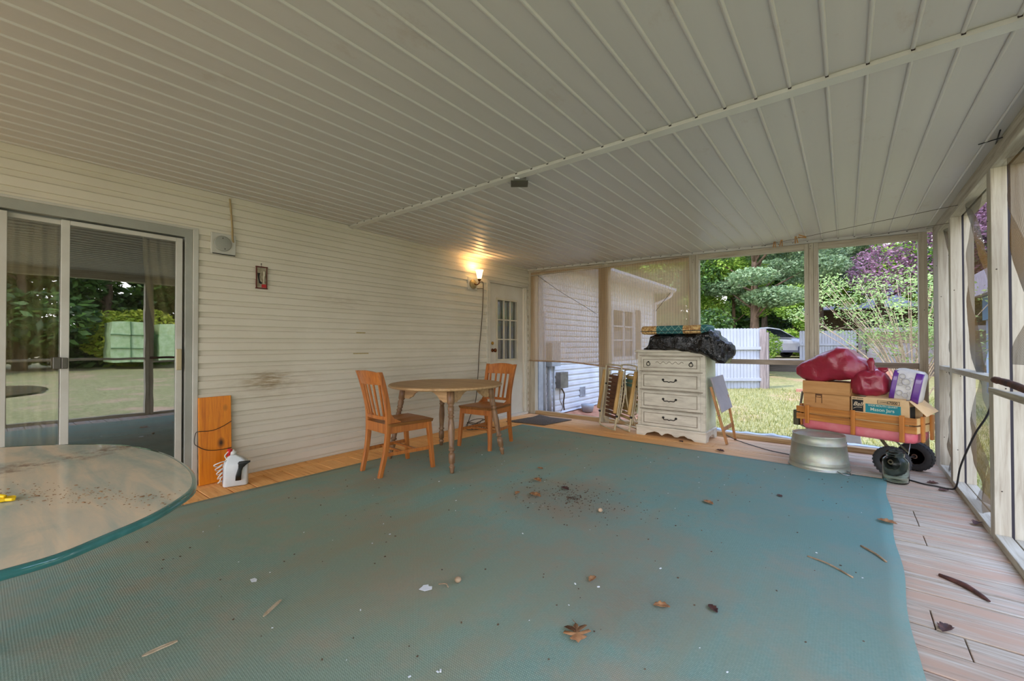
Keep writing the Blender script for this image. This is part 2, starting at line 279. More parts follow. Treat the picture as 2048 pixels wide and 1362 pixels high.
# ------------------------------------------------------------ mesh helpers
class MB:
    def __init__(s): s.v = []; s.f = []; s.sm = []; s.mi = []; s.cur = 0
    def add(s, vs, fs, smooth=False):
        n = len(s.v); s.v += [tuple(v) for v in vs]
        for f in fs: s.f.append(tuple(i+n for i in f)); s.sm.append(smooth); s.mi.append(s.cur)
        return s
    def mm(s, a, b, rot=None, piv=None):
        x0, y0, z0 = a; x1, y1, z1 = b
        vs = [Vector(p) for p in ((x0, y0, z0), (x1, y0, z0), (x1, y1, z0), (x0, y1, z0), (x0, y0, z1), (x1, y0, z1), (x1, y1, z1), (x0, y1, z1))]
        if rot:
            pv = Vector(piv) if piv else (vs[0]+vs[6])/2
            q = Matrix.Rotation(rot[2], 3, 'Z') @ Matrix.Rotation(rot[1], 3, 'Y') @ Matrix.Rotation(rot[0], 3, 'X')
            vs = [q @ (v-pv)+pv for v in vs]
        return s.add(vs, [(0, 3, 2, 1), (4, 5, 6, 7), (0, 1, 5, 4), (1, 2, 6, 5), (2, 3, 7, 6), (3, 0, 4, 7)])
    def bar(s, p, q, w, h, upv=(0, 0, 1), w2=None, h2=None):
        p = Vector(p); q = Vector(q); d = (q-p).normalized(); a = d.cross(Vector(upv))
        if a.length < 1e-4: a = d.cross(Vector((1, 0, 0)))
        a.normalize(); b = a.cross(d); w2 = w2 or w; h2 = h2 or h; vs = []
        for c, ww, hh in ((p, w, h), (q, w2, h2)):
            vs += [c-a*ww/2-b*hh/2, c+a*ww/2-b*hh/2, c+a*ww/2+b*hh/2, c-a*ww/2+b*hh/2]
        return s.add(vs, [(0, 3, 2, 1), (4, 5, 6, 7), (0, 1, 5, 4), (1, 2, 6, 5), (2, 3, 7, 6), (3, 0, 4, 7)])
    def tube(s, pts, r, seg=8, closed=False, cap=True):
        pts = [Vector(p) for p in pts]; n = len(pts); rs = r if isinstance(r, (list, tuple)) else [r]*n; vs = []; a = None
        for i, p in enumerate(pts):
            if closed: d = pts[(i+1) % n]-pts[i-1]
            else: d = pts[min(i+1, n-1)]-pts[max(i-1, 0)]
            if d.length < 1e-9: d = Vector((0, 0, 1))
            d.normalize()
            if a is None:
                a = d.cross(Vector((0, 0, 1)))
                if a.length < .05: a = d.cross(Vector((1, 0, 0)))
            a = a-d*a.dot(d)
            if a.length < 1e-6: a = d.orthogonal()
            a.normalize(); b = d.cross(a)
            for k in range(seg):
                t = 2*PI*k/seg; vs.append(p+(a*math.cos(t)+b*math.sin(t))*rs[i])
        fs = []
        for i in range(n if closed else n-1):
            j = (i+1) % n
            for k in range(seg): fs.append((i*seg+k, i*seg+(k+1) % seg, j*seg+(k+1) % seg, j*seg+k))
        if cap and not closed: fs += [tuple(range(seg))[::-1], tuple((n-1)*seg+k for k in range(seg))]
        return s.add(vs, fs, True)
    def lathe(s, prof, p=(0, 0, 0), q=None, seg=24, cap=True):
        # prof: (t or z, radius) along axis p->q (q None: z heights above p)
        p = Vector(p)
        if q is None: ax = Vector((0, 0, 1)); L = 1
        else: ax = Vector(q)-p; L = ax.length; ax.normalize()
        a = ax.orthogonal().normalized(); b = ax.cross(a); vs = []; fs = []
        for z, r in prof:
            for k in range(seg):
                t = 2*PI*k/seg; vs.append(p+ax*(z*L)+(a*math.cos(t)+b*math.sin(t))*r)
        for i in range(len(prof)-1):
            for k in range(seg): fs.append((i*seg+k, i*seg+(k+1) % seg, (i+1)*seg+(k+1) % seg, (i+1)*seg+k))
        if cap: fs += [tuple(range(seg))[::-1], tuple((len(prof)-1)*seg+k for k in range(seg))]
        return s.add(vs, fs, True)
    def prism(s, poly, fn, t0, t1, smooth=False):
        # poly 2d -> fn(u, v, t) point
        n = len(poly); vs = [fn(u, v, t0) for u, v in poly]+[fn(u, v, t1) for u, v in poly]
        fs = [tuple(range(n))[::-1], tuple(range(n, 2*n))]+[(i, (i+1) % n, n+(i+1) % n, n+i) for i in range(n)]
        return s.add(vs, fs, smooth)
    def grid(s, nu, nv, fn, smooth=True, wrapu=False):
        vs = [fn(i/(nu-(0 if wrapu else 1)), j/(nv-1)) for j in range(nv) for i in range(nu)]
        fs = []
        for j in range(nv-1):
            for i in range(nu if wrapu else nu-1):
                i2 = (i+1) % nu; fs.append((j*nu+i, j*nu+i2, (j+1)*nu+i2, (j+1)*nu+i))
        return s.add(vs, fs, smooth)
    def loft(s, rings, smooth=True, cap=True):
        n = len(rings[0]); vs = [v for r in rings for v in r]; fs = []
        for i in range(len(rings)-1):
            for k in range(n): fs.append((i*n+k, i*n+(k+1) % n, (i+1)*n+(k+1) % n, (i+1)*n+k))
        if cap: fs += [tuple(range(n))[::-1], tuple((len(rings)-1)*n+k for k in range(n))]
        return s.add(vs, fs, smooth)
    def build(s, name, mat, parent=None, loc=None, rot=None, bevel=0, solid=0, sub=0):
        me = bpy.data.meshes.new(name); me.from_pydata(s.v, [], s.f); me.update()
        for i, p in enumerate(me.polygons): p.use_smooth = s.sm[i]; p.material_index = s.mi[i]
        for x in (mat if isinstance(mat, (list, tuple)) else [mat]): me.materials.append(x)
        o = bpy.data.objects.new(name, me); COL.objects.link(o)
        if parent: o.parent = parent
        if loc: o.location = loc
        if rot: o.rotation_euler = rot
        if solid: q = o.modifiers.new('s', 'SOLIDIFY'); q.thickness = solid; q.offset = 0
        if sub: q = o.modifiers.new('u', 'SUBSURF'); q.levels = sub; q.render_levels = sub
        if bevel: q = o.modifiers.new('b', 'BEVEL'); q.width = bevel; q.segments = 2; q.limit_method = 'ANGLE'; q.angle_limit = R(40)
        return o
def tag(o, label=None, cat=None, group=None, kind=None):
    for k, v in (('label', label), ('category', cat), ('group', group), ('kind', kind)):
        if v: o[k] = v
    return o
def thing(name, loc, rz=0, label=None, cat=None, group=None, kind=None):
    o = bpy.data.objects.new(name, None); COL.objects.link(o); o.empty_display_size = .1
    o.location = loc; o.rotation_euler = (0, 0, rz); return tag(o, label, cat, group, kind)
def copy_tree(o, parent=None):
    kids = [c for c in bpy.data.objects if c.parent == o]
    c = o.copy(); COL.objects.link(c)
    if parent: c.parent = parent
    for k in kids: copy_tree(k, c)
    return c
def box(name, a, b, mat, parent=None, bevel=0, rot=None, piv=None): return MB().mm(a, b, rot, piv).build(name, mat, parent, bevel=bevel)
def bez(pts, n=10):
    # Catmull-Rom through points
    P = [Vector(p) for p in pts]; P = [P[0]*2-P[1]]+P+[P[-1]*2-P[-2]]; out = []
    for i in range(1, len(P)-2):
        for k in range(n):
            t = k/n; a, b, c, d = P[i-1], P[i], P[i+1], P[i+2]
            out.append(.5*((2*b)+(c-a)*t+(2*a-5*b+4*c-d)*t*t+(3*b-a-3*c+d)*t**3))
    out.append(P[-2]); return out
def text_mesh(body, size, mat, name, parent, loc, rot, ext=.0006, shear=0, font_w=1.0, align='CENTER'):
    c = bpy.data.curves.new('t', 'FONT'); c.body = body; c.size = size; c.extrude = ext; c.shear = shear; c.align_x = align; c.align_y = 'CENTER'; c.offset = size*.006*min(font_w, 1.5)
    t = bpy.data.objects.new('t', c); COL.objects.link(t); dg = bpy.context.evaluated_depsgraph_get()
    me = bpy.data.meshes.new_from_object(t.evaluated_get(dg)); bpy.data.objects.remove(t)
    me.materials.clear(); me.materials.append(mat)
    o = bpy.data.objects.new(name, me); COL.objects.link(o); o.parent = parent; o.location = loc; o.rotation_euler = rot; return o

WX, YF, XR, YN = -4.25, 5.85, .681, -2.3
def zc(x): return 2.46-.028*(x-WX)
def ybat(x): return 2.33-.05*x

# ------------------------------------------------------------ setting: floor
b = MB(); y = YN; k = 0; rr = random.Random(3)
while y < YF+.17:
    xs = [WX+.16, XR+.12]; j = rr.choice([None, -2.6, -1.2, .28, .36]) if k % 3 else None
    if j: xs.insert(1, j)
    for q in range(len(xs)-1):
        dz = rr.uniform(-.0015, .0015); b.mm((xs[q]+(.002 if q else 0), y+.004, -.03+dz), (xs[q+1]-.002, y+.159, dz))
    y += .1632; k += 1
for a, c in ((YN, 1.45), (1.452, 2.05), (2.056, YF)): b.mm((WX-.02, a, -.03), (WX+.152, c, .001))
b.build('floor', deck_m, bevel=.003)['kind'] = 'structure'
box('floor', (WX-.05, YN, -.25), (XR+.14, YF+.2, -.06), underdeck)['kind'] = 'structure'

# ------------------------------------------------------------ house wall with siding, doors
CH = .1076; Z0 = 1.1175-11*CH
def siding(b, y0, y1, z0, z1, x=WX, ch=CH, zref=Z0):
    k = math.floor((z0-zref)/ch)-1
    while zref+k*ch < z1:
        zb = zref+k*ch; prof = [(.022, 0), (.0222, .005), (.0185, .060), (.008, .069), (.004, .088), (.0, ch)]
        pts = [(x+dx, zb+dz) for dx, dz in prof]; nx = x+.022
        cl = [(px, min(max(pz, z0), z1)) for px, pz in pts]
        for i in range(len(cl)-1):
            (xa, za), (xb, zb2) = cl[i], cl[i+1]
            if zb2-za > 1e-5: b.add([(xa, y0, za), (xa, y1, za), (xb, y1, zb2), (xb, y0, zb2)], [(0, 1, 2, 3)])
        zt = zb+ch
        if z0 < zt < z1: b.add([(x, y0, zt), (x, y1, zt), (nx, y1, zt), (nx, y0, zt)], [(0, 1, 2, 3)])
        k += 1
wl = thing('wall_left', (0, 0, 0), kind='structure')
b = MB(); DZ = 2.12; D0, D1 = 4.83, 5.80
siding(b, 1.163, D0-.0, .012, 2.47); siding(b, D1, YF, .012, 2.47); siding(b, D0, D1, DZ+.03, 2.47); siding(b, YN, 1.163, 2.115, 2.50)
b.mm((WX-.1, 1.1, 0), (WX, D0+.05, 2.5)).mm((WX-.1, YN, 2.08), (WX, 1.2, 2.5)).mm((WX-.1, D1-.05, 0), (WX, YF, 2.5)).mm((WX-.1, D0, DZ), (WX, D1, 2.5))
b.build('siding', siding_m, wl)
b = MB(); b.mm((WX, 1.128, 0), (WX+.028, 1.165, 2.115)).mm((WX, YN, 2.112), (WX+.026, 1.165, 2.13)); b.build('channel_trim', alum, wl, bevel=.003)
b = MB(); b.mm((WX, D0-.05, 0), (WX+.026, D0-.028, 2.15)).mm((WX, D0-.05, 2.135), (WX+.026, D1+.03, 2.155)); b.build('door_channel_trim', white_paint, wl, bevel=.003)
for nm, (yy, zz) in {'faded_mark': (2.62, 1.52)}.items():
    b = MB()
    for (y0, z0, w) in ((2.60, 1.475, .11), (2.62, 1.29, .11), (2.58, 1.262, .19), (2.35, 1.238, .16), (2.58, 1.06, .19)):
        b.mm((WX+.0155, y0, z0), (WX+.0192, y0+w, z0+.012))
    b.build('tape_residue', M('tape_residue', (176, 160, 112), (160, 142, 96), .8, scale=60), wl)

# sliding glass door
d1 = thing('door_1', (0, 0, 0), kind='structure'); tag(d1, 'sliding glass patio door in an aluminium frame reflecting the lawn', 'door')
gx = WX-.03
fr = MB(); fr.mm((WX-.09, YN, 2.045), (WX+.014, 1.128, 2.115)).mm((WX-.09, 1.078, 0), (WX+.014, 1.128, 2.05)).mm((WX-.09, YN, 0), (WX+.014, 1.1, .035))
fr.mm((WX-.07, YN, 2.02), (WX-.06, 1.08, 2.05)); fr.build('door_frame', alum2, d1, bevel=.003)
def panel(y0, y1, x, st=.042, name='door_panel'):
    b = MB(); b.mm((x-.015, y0, .035), (x+.015, y0+st, 2.03)).mm((x-.015, y1-st, .035), (x+.015, y1, 2.03)).mm((x-.0148, y0+st, 2.0), (x+.0148, y1-st, 2.03)).mm((x-.0148, y0+st, .035), (x+.0148, y1-st, .11))
    o = b.build(name, alum, d1, bevel=.002)
    box('glass', (x-.003, y0+st, .11), (x+.003, y1-st, 2.0), door_glass, o); return o
p1 = panel(.381, 1.062, WX-.012); p2 = panel(.105, .42, WX-.045, .036); panel(-.9, .14, WX-.012); panel(YN+.01, -.88, WX-.045)
MB().mm((WX+.003, .385, 1.0), (WX+.03, .415, 1.075)).mm((WX+.004, .345, 1.0), (WX+.02, .385, 1.08)).build('latch_handle', M('latch_grey', (96, 92, 84), None, .4, .5), p1, bevel=.004)
MB().mm((WX+.003, 1.024, .96), (WX+.02, 1.056, 1.13)).build('strike_plate', M('tan_strike', (190, 174, 138), None, .5), p1, bevel=.003)
# room behind
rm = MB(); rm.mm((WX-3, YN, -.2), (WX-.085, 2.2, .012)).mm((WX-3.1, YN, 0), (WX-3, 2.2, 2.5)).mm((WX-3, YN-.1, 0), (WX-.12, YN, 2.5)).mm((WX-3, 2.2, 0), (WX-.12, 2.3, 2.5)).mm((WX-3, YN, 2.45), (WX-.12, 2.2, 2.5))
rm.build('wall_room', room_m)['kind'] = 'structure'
def curtain(y0, y1, x, z0, z1, mat, folds=7, amp=.03, lean=0):
    b = MB(); b.grid(folds*10, 12, lambda u, v: (x+amp*math.sin(u*folds*2*PI)*(.6+.4*v)+.01*math.sin(u*31), y0+(y1-y0)*u+lean*(v**2)*(.4+.6*u), z1+(z0-z1)*v)); return b
tag(curtain(.02, .42, WX-.17, .04, 2.05, curtain_m, 6, .03).build('curtain', curtain_m, solid=.004), 'long beige curtain hanging behind the left pane of the sliding door', 'curtain')
tag(curtain(.86, 1.15, WX-.25, 1.25, 2.05, curtain_m, 4, .02, .22).build('curtain', curtain_m, solid=.004), 'tan curtain edge swept aside behind the top of the right door pane', 'curtain')

# back door
MB().mm((WX-1.6, 4.6, -.1), (WX-1.5, 5.9, 2.5)).mm((WX-1.5, 4.5, -.1), (WX-.11, 4.6, 2.5)).mm((WX-1.5, 5.82, -.1), (WX-.11, 5.9, 2.5)).mm((WX-1.5, 4.6, 2.3), (WX-.11, 5.82, 2.4)).mm((WX-1.5, 4.6, -.1), (WX-.11, 5.82, 0)).build('wall_hall', room_m)['kind'] = 'structure'
d2 = thing('door_2', (0, 0, 0), kind='structure'); tag(d2, 'white back door with a nine pane window and brass deadbolt', 'door')
b = MB(); b.mm((WX-.1, D0-.03, .0), (WX+.012, D0+.0, 2.15)).mm((WX-.1, D1-.01, 0), (WX+.012, D1+.02, 2.15)).mm((WX-.1, D0-.03, 2.115), (WX+.012, D1+.02, 2.15)).mm((WX-.1, D0, 0), (WX+.04, D1, .035)); b.build('door_frame', white_paint, d2, bevel=.003)
sx0, ya, yb, za, zb = WX-.035, 5.085, 5.575, .935, 1.865
b = MB()
for a, c in (((sx0-.04, D0+.003, .035), (sx0, ya, 2.112)), ((sx0-.04, yb, .035), (sx0, D1-.013, 2.112)), ((sx0-.04, ya, zb), (sx0, yb, 2.112)), ((sx0-.04, ya, .035), (sx0, yb, za))): b.mm(a, c)
b.build('door_slab', white_paint, d2)
b = MB(); e = .03
for a, c in (((sx0-.01, ya-e, za-e), (sx0+.012, ya, zb+e)), ((sx0-.01, yb, za-e), (sx0+.012, yb+e, zb+e)), ((sx0-.01, ya, zb), (sx0+.012, yb, zb+e)), ((sx0-.01, ya, za-e), (sx0+.012, yb, za))): b.mm(a, c)
for i in (1, 2):
    yy = ya+(yb-ya)*i/3; zz = za+(zb-za)*i/3; b.mm((sx0-.01, yy-.009, za), (sx0+.008, yy+.009, zb)).mm((sx0-.01, ya, zz-.009), (sx0+.0078, yb, zz+.009))
b.build('window_grille', M('cream_muntin', (206, 196, 170), None, .5), d2)
box('pane', (sx0-.03, ya, za), (sx0-.025, yb, zb), pane_glass, d2)
box('door_curtain', (sx0-.1, ya-.1, za-.1), (sx0-.09, yb+.1, zb-.4), M('lilac_curtain', (110, 104, 132), (70, 66, 92), .9, scale=16, stretch=(1, 3, .1)), d2)
MB().lathe([(0, .028), (.01, .028), (.014, .012), (.04, .014), (.052, .03), (.07, .03), (.08, .018)], (sx0, 4.965, 1.075), (sx0+1, 4.965, 1.075), 16).build('door_knob', copper, d2)
MB().lathe([(0, .026), (.014, .025), (.018, .015)], (sx0, 4.965, 1.185), (sx0+1, 4.965, 1.185), 16).build('deadbolt', brass, d2)

# ------------------------------------------------------------ ceiling
PW = .1375; s0 = -.606
def ceil_section(near, dz):
    b = MB(); k = -12; edges = []
    while True:
        x = s0-.1375*k
        if x < WX: break
        if x < XR+.2: edges.append(x)
        k += 1
    edges = sorted(edges+[WX-.02, XR+.16])
    yA = lambda x: YN-.1 if near else ybat(x)
    yB = lambda x: ybat(x) if near else YF+.18
    def strip(x0, z0, x1, z1, sm=False): b.add([(x0, yA(x0), z0), (x1, yA(x1), z1), (x1, yB(x1), z1), (x0, yB(x0), z0)], [(3, 2, 1, 0)], sm)
    for i in range(len(edges)-1):
        xa, xb = edges[i]+(.008 if i else 0), edges[i+1]-(.008 if i < len(edges)-2 else 0)
        strip(xa, zc(xa)+dz, xb, zc(xb)+dz)
        if i < len(edges)-2:
            e = edges[i+1]; z = zc(e)+dz; pr = [(-.008, 0), (-.0075, -.005), (-.004, -.008), (0, -.009), (.004, -.008), (.0065, -.004), (.008, 0)]
            for (p, q), (p2, q2) in zip(pr, pr[1:]): strip(e+p, z+q, e+p2, z+q2, True)
    return b
ceil_section(True, .0).build('ceiling', ceil_m)['kind'] = 'structure'
ceil_section(False, -.02).build('ceiling', ceil_m)['kind'] = 'structure'
box('ceiling', (WX-.1, YN-.15, 2.5), (XR+.22, YF+.25, 2.56), alum2)['kind'] = 'structure'  # unseen roof slab added above the ceiling to block the sun
b = MB(); N = 24
ring = []
for i in range(N+1):
    x = WX+.03+(XR-.15-WX)*i/N; y = ybat(x); z = zc(x)
    ring.append([(x, y-.02, z-.001), (x, y-.022, z-.022), (x, y+.018, z-.034), (x, y+.024, z-.019)])
b.loft(ring, False); b.build('trim_1', alum)['kind'] = 'structure'
b = MB()
for x0 in (.555, .605, .645): b.mm((x0, YN, 2.322), (x0+.022, YF-.02, 2.335)).mm((x0+.004, YN, 2.312), (x0+.013, YF-.02, 2.324))
b.build('trim_2', alum, bevel=.003)['kind'] = 'structure'
b = MB(); rg = []
for i in range(13):
    x = WX+4.93*i/12; z = zc(x)-.022; rg.append([(x, YF-.03, z+.004), (x, YF-.032, z-.028), (x, YF+.03, z-.028), (x, YF+.03, z+.004)])
b.loft(rg, False).build('trim_3', alum)['kind'] = 'structure'
# dark blocks paint the shade of hollow rib ends at batten and far trim
b = MB(); k = -8
while s0-.1375*k > WX+.1:
    x = s0-.1375*k; k += 1
    if x > .55: continue
    y = ybat(x)-.026; b.mm((x-.006, y, zc(x)-.012), (x+.006, y+.006, zc(x)-.0005)); b.mm((x-.005, YF-.038, zc(x)-.034), (x+.005, YF-.03, zc(x)-.021))
b.build('rib_end_shade', M('dark_rib_end', (46, 32, 26), None, .9))['kind'] = 'structure'

# ------------------------------------------------------------ far wall frame
wf = thing('wall_far', (0, 0, 0), kind='structure')
def nails(b, pts):
    for p, q in pts: b.lathe([(0, .004), (.003, .003)], p, (Vector(p)+Vector(q)*1), 8)
def far_post(x0, x1, n=3, name='post'):
    b = MB(); w = (x1-x0)/n
    for i in range(n): b.mm((x0+w*i+.001, YF+(.002 if i % 2 else 0), 0), (x0+w*(i+1)-.001, YF+.09, zc(x0)-.045))
    o = b.build(name, white_wood, wf, bevel=.002)
    c = MB(); nails(c, [((x0+w*1.4, YF+.001, 2.27), (0, -1, 0)), ((x0+w*1.3, YF+.001, 2.24), (0, -1, 0)), ((x0+w*.6, YF, 1.5), (0, -1, 0)), ((x0+w*.5, YF, .6), (0, -1, 0))]); c.build('nail', seam_d, o); return o
far_post(WX-.03, WX+.145, 2); far_post(-2.93, -2.765, 2); far_post(-1.625, -1.50, 3); far_post(-.366, -.233, 3); far_post(.578, .645, 1)
b = MB(); xs = [WX+.145, -2.765, -1.50, -.233]; xe = [-2.93, -1.625, -.366, .578]
for a, c in zip(xs, xe):
    n = 2; z = zc((a+c)/2)-.05; 
    b.add([(a, YF, zc(a)-.052), (c, YF, zc(c)-.052), (c, YF, zc(c)-.112), (a, YF, zc(a)-.112), (a, YF+.09, zc(a)-.052), (c, YF+.09, zc(c)-.052), (c, YF+.09, zc(c)-.112), (a, YF+.09, zc(a)-.112)], [(0, 3, 2, 1), (4, 5, 6, 7), (0, 1, 5, 4), (3, 7, 6, 2), (0, 4, 7, 3), (1, 2, 6, 5)])
b.build('top_plate', white_wood_x, wf)
b = MB()
for a, c in ((WX+.15, -2.93), (-2.765, -1.625), (-1.50, -.366), (-.233, .578)): b.mm((a, YF+.002, 0), (c, YF+.095, .055))
b.build('sill_plate', wood_mat('sill_wood', (196, 170, 130), (176, 144, 100), (130, 98, 64), 'X', .8), wf, bevel=.003)
b = MB(); b.mm((-1.50, YF+.03, .918), (-.366, YF+.088, .977)).mm((-.233, YF+.03, .908), (.578, YF+.088, .968)); b.build('mid_rail', wood_mat('rail_wood', (178, 164, 144), (150, 136, 118), (118, 104, 88), 'X', .8), wf, bevel=.002)
# plastic sheeting fold lying along the outer foot of the far wall
sh = MB(); sh.grid(60, 5, lambda u, v: (-1.45+1.95*u, YF+.105+.10*v, .045+.035*math.sin(v*PI)*(.6+.7*noise.noise((u*9, 0, 0)))+.012*noise.noise((u*30, v*2, 3))))
tag(sh.build('plastic_sheet', M('cloudy_plastic', (190, 200, 212), (170, 180, 196), .3, scale=5, coat=.4), solid=.003), 'bunched cloudy plastic sheet along the sill of the far openings', 'plastic sheet')

# ------------------------------------------------------------ right wall frame
wr = thing('wall_right', (0, 0, 0), kind='structure')
PY = [(5.56, 5.84), (4.96, 5.065), (3.72, 3.83), (1.80, 1.91), (.20, .31), (-1.5, -1.39), (-2.3, -2.19)]
for i, (a, c) in enumerate(PY):
    b = MB()
    if i == 0: b.mm((XR, a, 0), (XR+.07, c, 2.2))
    else: mid = (a+c)/2; b.mm((XR, a, 0), (XR+.066, mid-.001, 2.2)).mm((XR+.003, mid+.001, 0), (XR+.066, c, 2.2))
    o = b.build('post', white_wood, wr, bevel=.002)
    MB().mm((XR+.078, a+.004, 0), (XR+.135, c-.01, 2.3)).build('outer_post', white_wood, wr, bevel=.002)
    MB().mm((XR+.066, a+.002, 0), (XR+.078, a+.02, 2.3)).build('screen_spline', mesh_dark, wr)
    c2 = MB(); nails(c2, [((XR+.03, a, .3), (0, -1, 0)), ((XR+.05, a, .9), (0, -1, 0)), ((XR+.02, a, 1.6), (0, -1, 0)), ((XR, a+.07, 1.9), (-1, 0, 0))]); c2.build('nail', seam_d, o)
MB().mm((XR, YN, 2.2), (XR+.066, YF, 2.325)).build('top_plate', white_wood_y, wr, bevel=.003)
MB().mm((XR+.078, YN, 2.2), (XR+.14, YF, 2.4)).build('outer_top_plate', white_wood_y, wr, bevel=.003)
ys = [p for p in PY]
for i in range(len(ys)-1):
    a, c = ys[i+1][1], ys[i][0]
    MB().mm((XR, a+.002, 0), (XR+.066, c-.002, .045)).build('sill_plate', white_wood_y, wr, bevel=.003)
    MB().mm((XR+.078, a+.002, -.02), (XR+.135, c-.002, .035)).build('outer_sill_plate', white_wood_y, wr, bevel=.003)
    if i in (0, 1, 3): MB().mm((XR+.002, a+.002, .925), (XR+.078, c-.002, .962)).build('mid_rail', white_wood_y, wr, bevel=.002)
def screen_strip(y0, y1, y2, y3, z0, z1, amp, seed, w=.25, nz=40):
    # a loose ribbon of screening, edges (y0..y1) at the top and (y2..y3) at the foot
    b = MB()
    def f(u, v):
        t = v; pinch = 1-.45*math.sin(PI*t)
        c0 = (y0+y1)/2*(1-t)+(y2+y3)/2*t; hw = ((y1-y0)*(1-t)+(y3-y2)*t)/2*pinch
        s = amp*math.sin(t*5.2+seed)+amp*.4*math.sin(t*11+seed*2)
        y = c0+s+(u-.5)*2*hw; x = XR+.075+.045*math.sin(u*5+t*7+seed)+.02*noise.noise((u*3, t*6, seed))
        return (x, y, z1+(z0-z1)*t)
    b.grid(16, nz, f); return b
sc = [((5.1, 5.5, 5.0, 5.35, .965, 2.2, .05, 1.0), 'torn grey screen hanging in the farthest upper bay of the right wall'),
      ((5.08, 5.54, 5.07, 5.5, .045, .92, .02, 2.0), 'cloudy torn screen in the low bay beside the far right corner'),
      ((4.35, 4.93, 4.15, 4.6, .965, 2.2, .08, 3.1), 'brown stained screen twisted in the second upper bay of the right wall'),
      ((4.3, 4.62, 4.1, 4.45, .045, .92, .10, 4.4), 'grey screen strip curling over the extension cord in the second low bay'),
      ((3.3, 3.66, 3.05, 3.5, 1.05, 2.2, .06, 5.2), 'loose grey screen beside the nearest visible right wall post')]
stain = M('rust_stained_screen', (118, 92, 58), (92, 88, 80), .8, scale=1.6, stretch=(1, 1, .8))
for a, l in sc: screen_strip(*a).build('torn_screen', screen_m, wr)['label'] = l
# orange brown cord loop outside bay two, plus stick on the rail
tag(MB().tube(bez([(XR+.12, 4.02, 1.95), (XR+.13, 4.06, 1.6), (XR+.12, 4.0, 1.2), (XR+.125, 3.95, .97)], 8), .006, 6).build('hanging_cord', cord_tan), 'thin orange brown cord hanging outside the second bay of the right wall', 'cord')
st = MB(); p = bez([(XR-.01, 3.62, .955), (XR-.0, 3.4, .95), (XR-.01, 3.0, .94), (XR-.018, 2.4, .945), (XR-.02, 1.86, .955)], 6); st.tube(p, [.019+.004*noise.noise((i*.7, 0, 0)) for i in range(len(p))], 9)
tag(st.build('broken_branch', rustwood), 'dark reddish broken branch laid across the post at the right edge', 'branch')
tag(MB().mm((XR-.02, 1.80, .872), (XR-.001, 3.72, .905)).mm((XR-.015, 1.92, .872), (XR+.06, 3.47, .903)).build('wood_shelf_strip', white_wood_y, bevel=.003), 'short weathered ledge board just below the dark branch', 'board')

# ------------------------------------------------------------ carpet, doormat
def carpet():
    c = [(-3.79, -1.1), (-3.68, 4.93), (.255, 4.82), (.20, 1.6), (.22, -2.2)]
    b = MB()
    def f(u, v):
        yv = -1.1+(4.93+1.1)*v
        xl = -3.79+.11*v; xr = .20+.055*max(0, (v-.53)/.47)+.008*math.sin(v*40)
        x = xl+(xr-xl)*u; y = yv-.11*u*max(0, v-.9)*10
        return (x, y, .009+.0018*noise.noise((x*1.3, y*1.3, 0))+.0012*math.sin(x*2.1+y*.9))
    b.grid(60, 90, f); n = len(b.v)
    return b
ct = carpet().build('outdoor_carpet', carpet_m, solid=.007); tag(ct, 'large worn teal outdoor carpet covering most of the porch deck', 'carpet')
b = MB(); b.grid(14, 12, lambda u, v: (-4.02+.62*u+.12*v-.03*u*v, 4.98+.10*u+.70*v*(1-.12*u), .008+.02*(1-u)*(1-v)*abs(noise.noise((u*4, v*4, 1)))+.05*max(0, v-.8)*max(0, .35-u)*6))
tag(b.build('doormat', mat_grey, solid=.008), 'small brown doormat with curled corners before the white back door', 'doormat')

# ------------------------------------------------------------ dining table
dt = thing('dining_table', (-3.225, 3.015, .012), 0, 'round worn wooden dining table on four turned splayed legs', 'table')
def top_ring(r, z): return [(r*math.cos(2*PI*k/64), r*math.sin(2*PI*k/64), z) for k in range(64)]
MB().loft([top_ring(.52, .725), top_ring(.556, .728), top_ring(.572, .738), top_ring(.574, .748), top_ring(.566, .755), top_ring(.5, .757)]).build('tabletop', drift, dt)
feet = [(.455, -.355), (.388, .437), (-.417, .312), (-.402, -.396)]
prof = [(0, .012), (.012, .018), (.05, .02), (.075, .028), (.085, .028), (.09, .019), (.115, .019), (.12, .027), (.20, .030), (.235, .028), (.24, .019), (.265, .02), (.27, .030), (.285, .030), (.29, .022), (.34, .024), (.5, .031), (.62, .026), (.66, .021), (.665, .029), (.68, .029), (.685, .023), (.705, .023), (.71, .029), (.725, .029), (.73, .024), (.76, .029), (.80, .029), (.805, .022), (.83, .03), (.835, .034), (1.0, .034)]
tops = []
for fx, fy in feet:
    l = math.hypot(fx, fy); tx, ty = fx*(l-.14)/l, fy*(l-.14)/l; tops.append((tx, ty))
    MB().lathe(prof, (fx, fy, 0), (tx, ty, .728), 14).build('leg', turned, dt)
for i in range(4):
    (x0, y0), (x1, y1) = tops[i], tops[(i+1) % 4]; d = Vector((x1-x0, y1-y0, 0)); L = d.length; d.normalize(); nrm = Vector((-d.y, d.x, 0))
    poly = [(0, 0)]+[(L*t, -h) for t, h in ((0, .115), (.13, .118), (.17, .10), (.2, .098), (.26, .06), (.33, .035), (.42, .02), (.58, .02), (.67, .035), (.74, .06), (.8, .098), (.83, .1), (.87, .118), (1, .115))]+[(L, 0)]
    MB().prism(poly, lambda u, v, t: Vector((x0, y0, .727))+d*u+Vector((0, 0, v))+nrm*t, -.009, .009).build('apron', drift, dt)

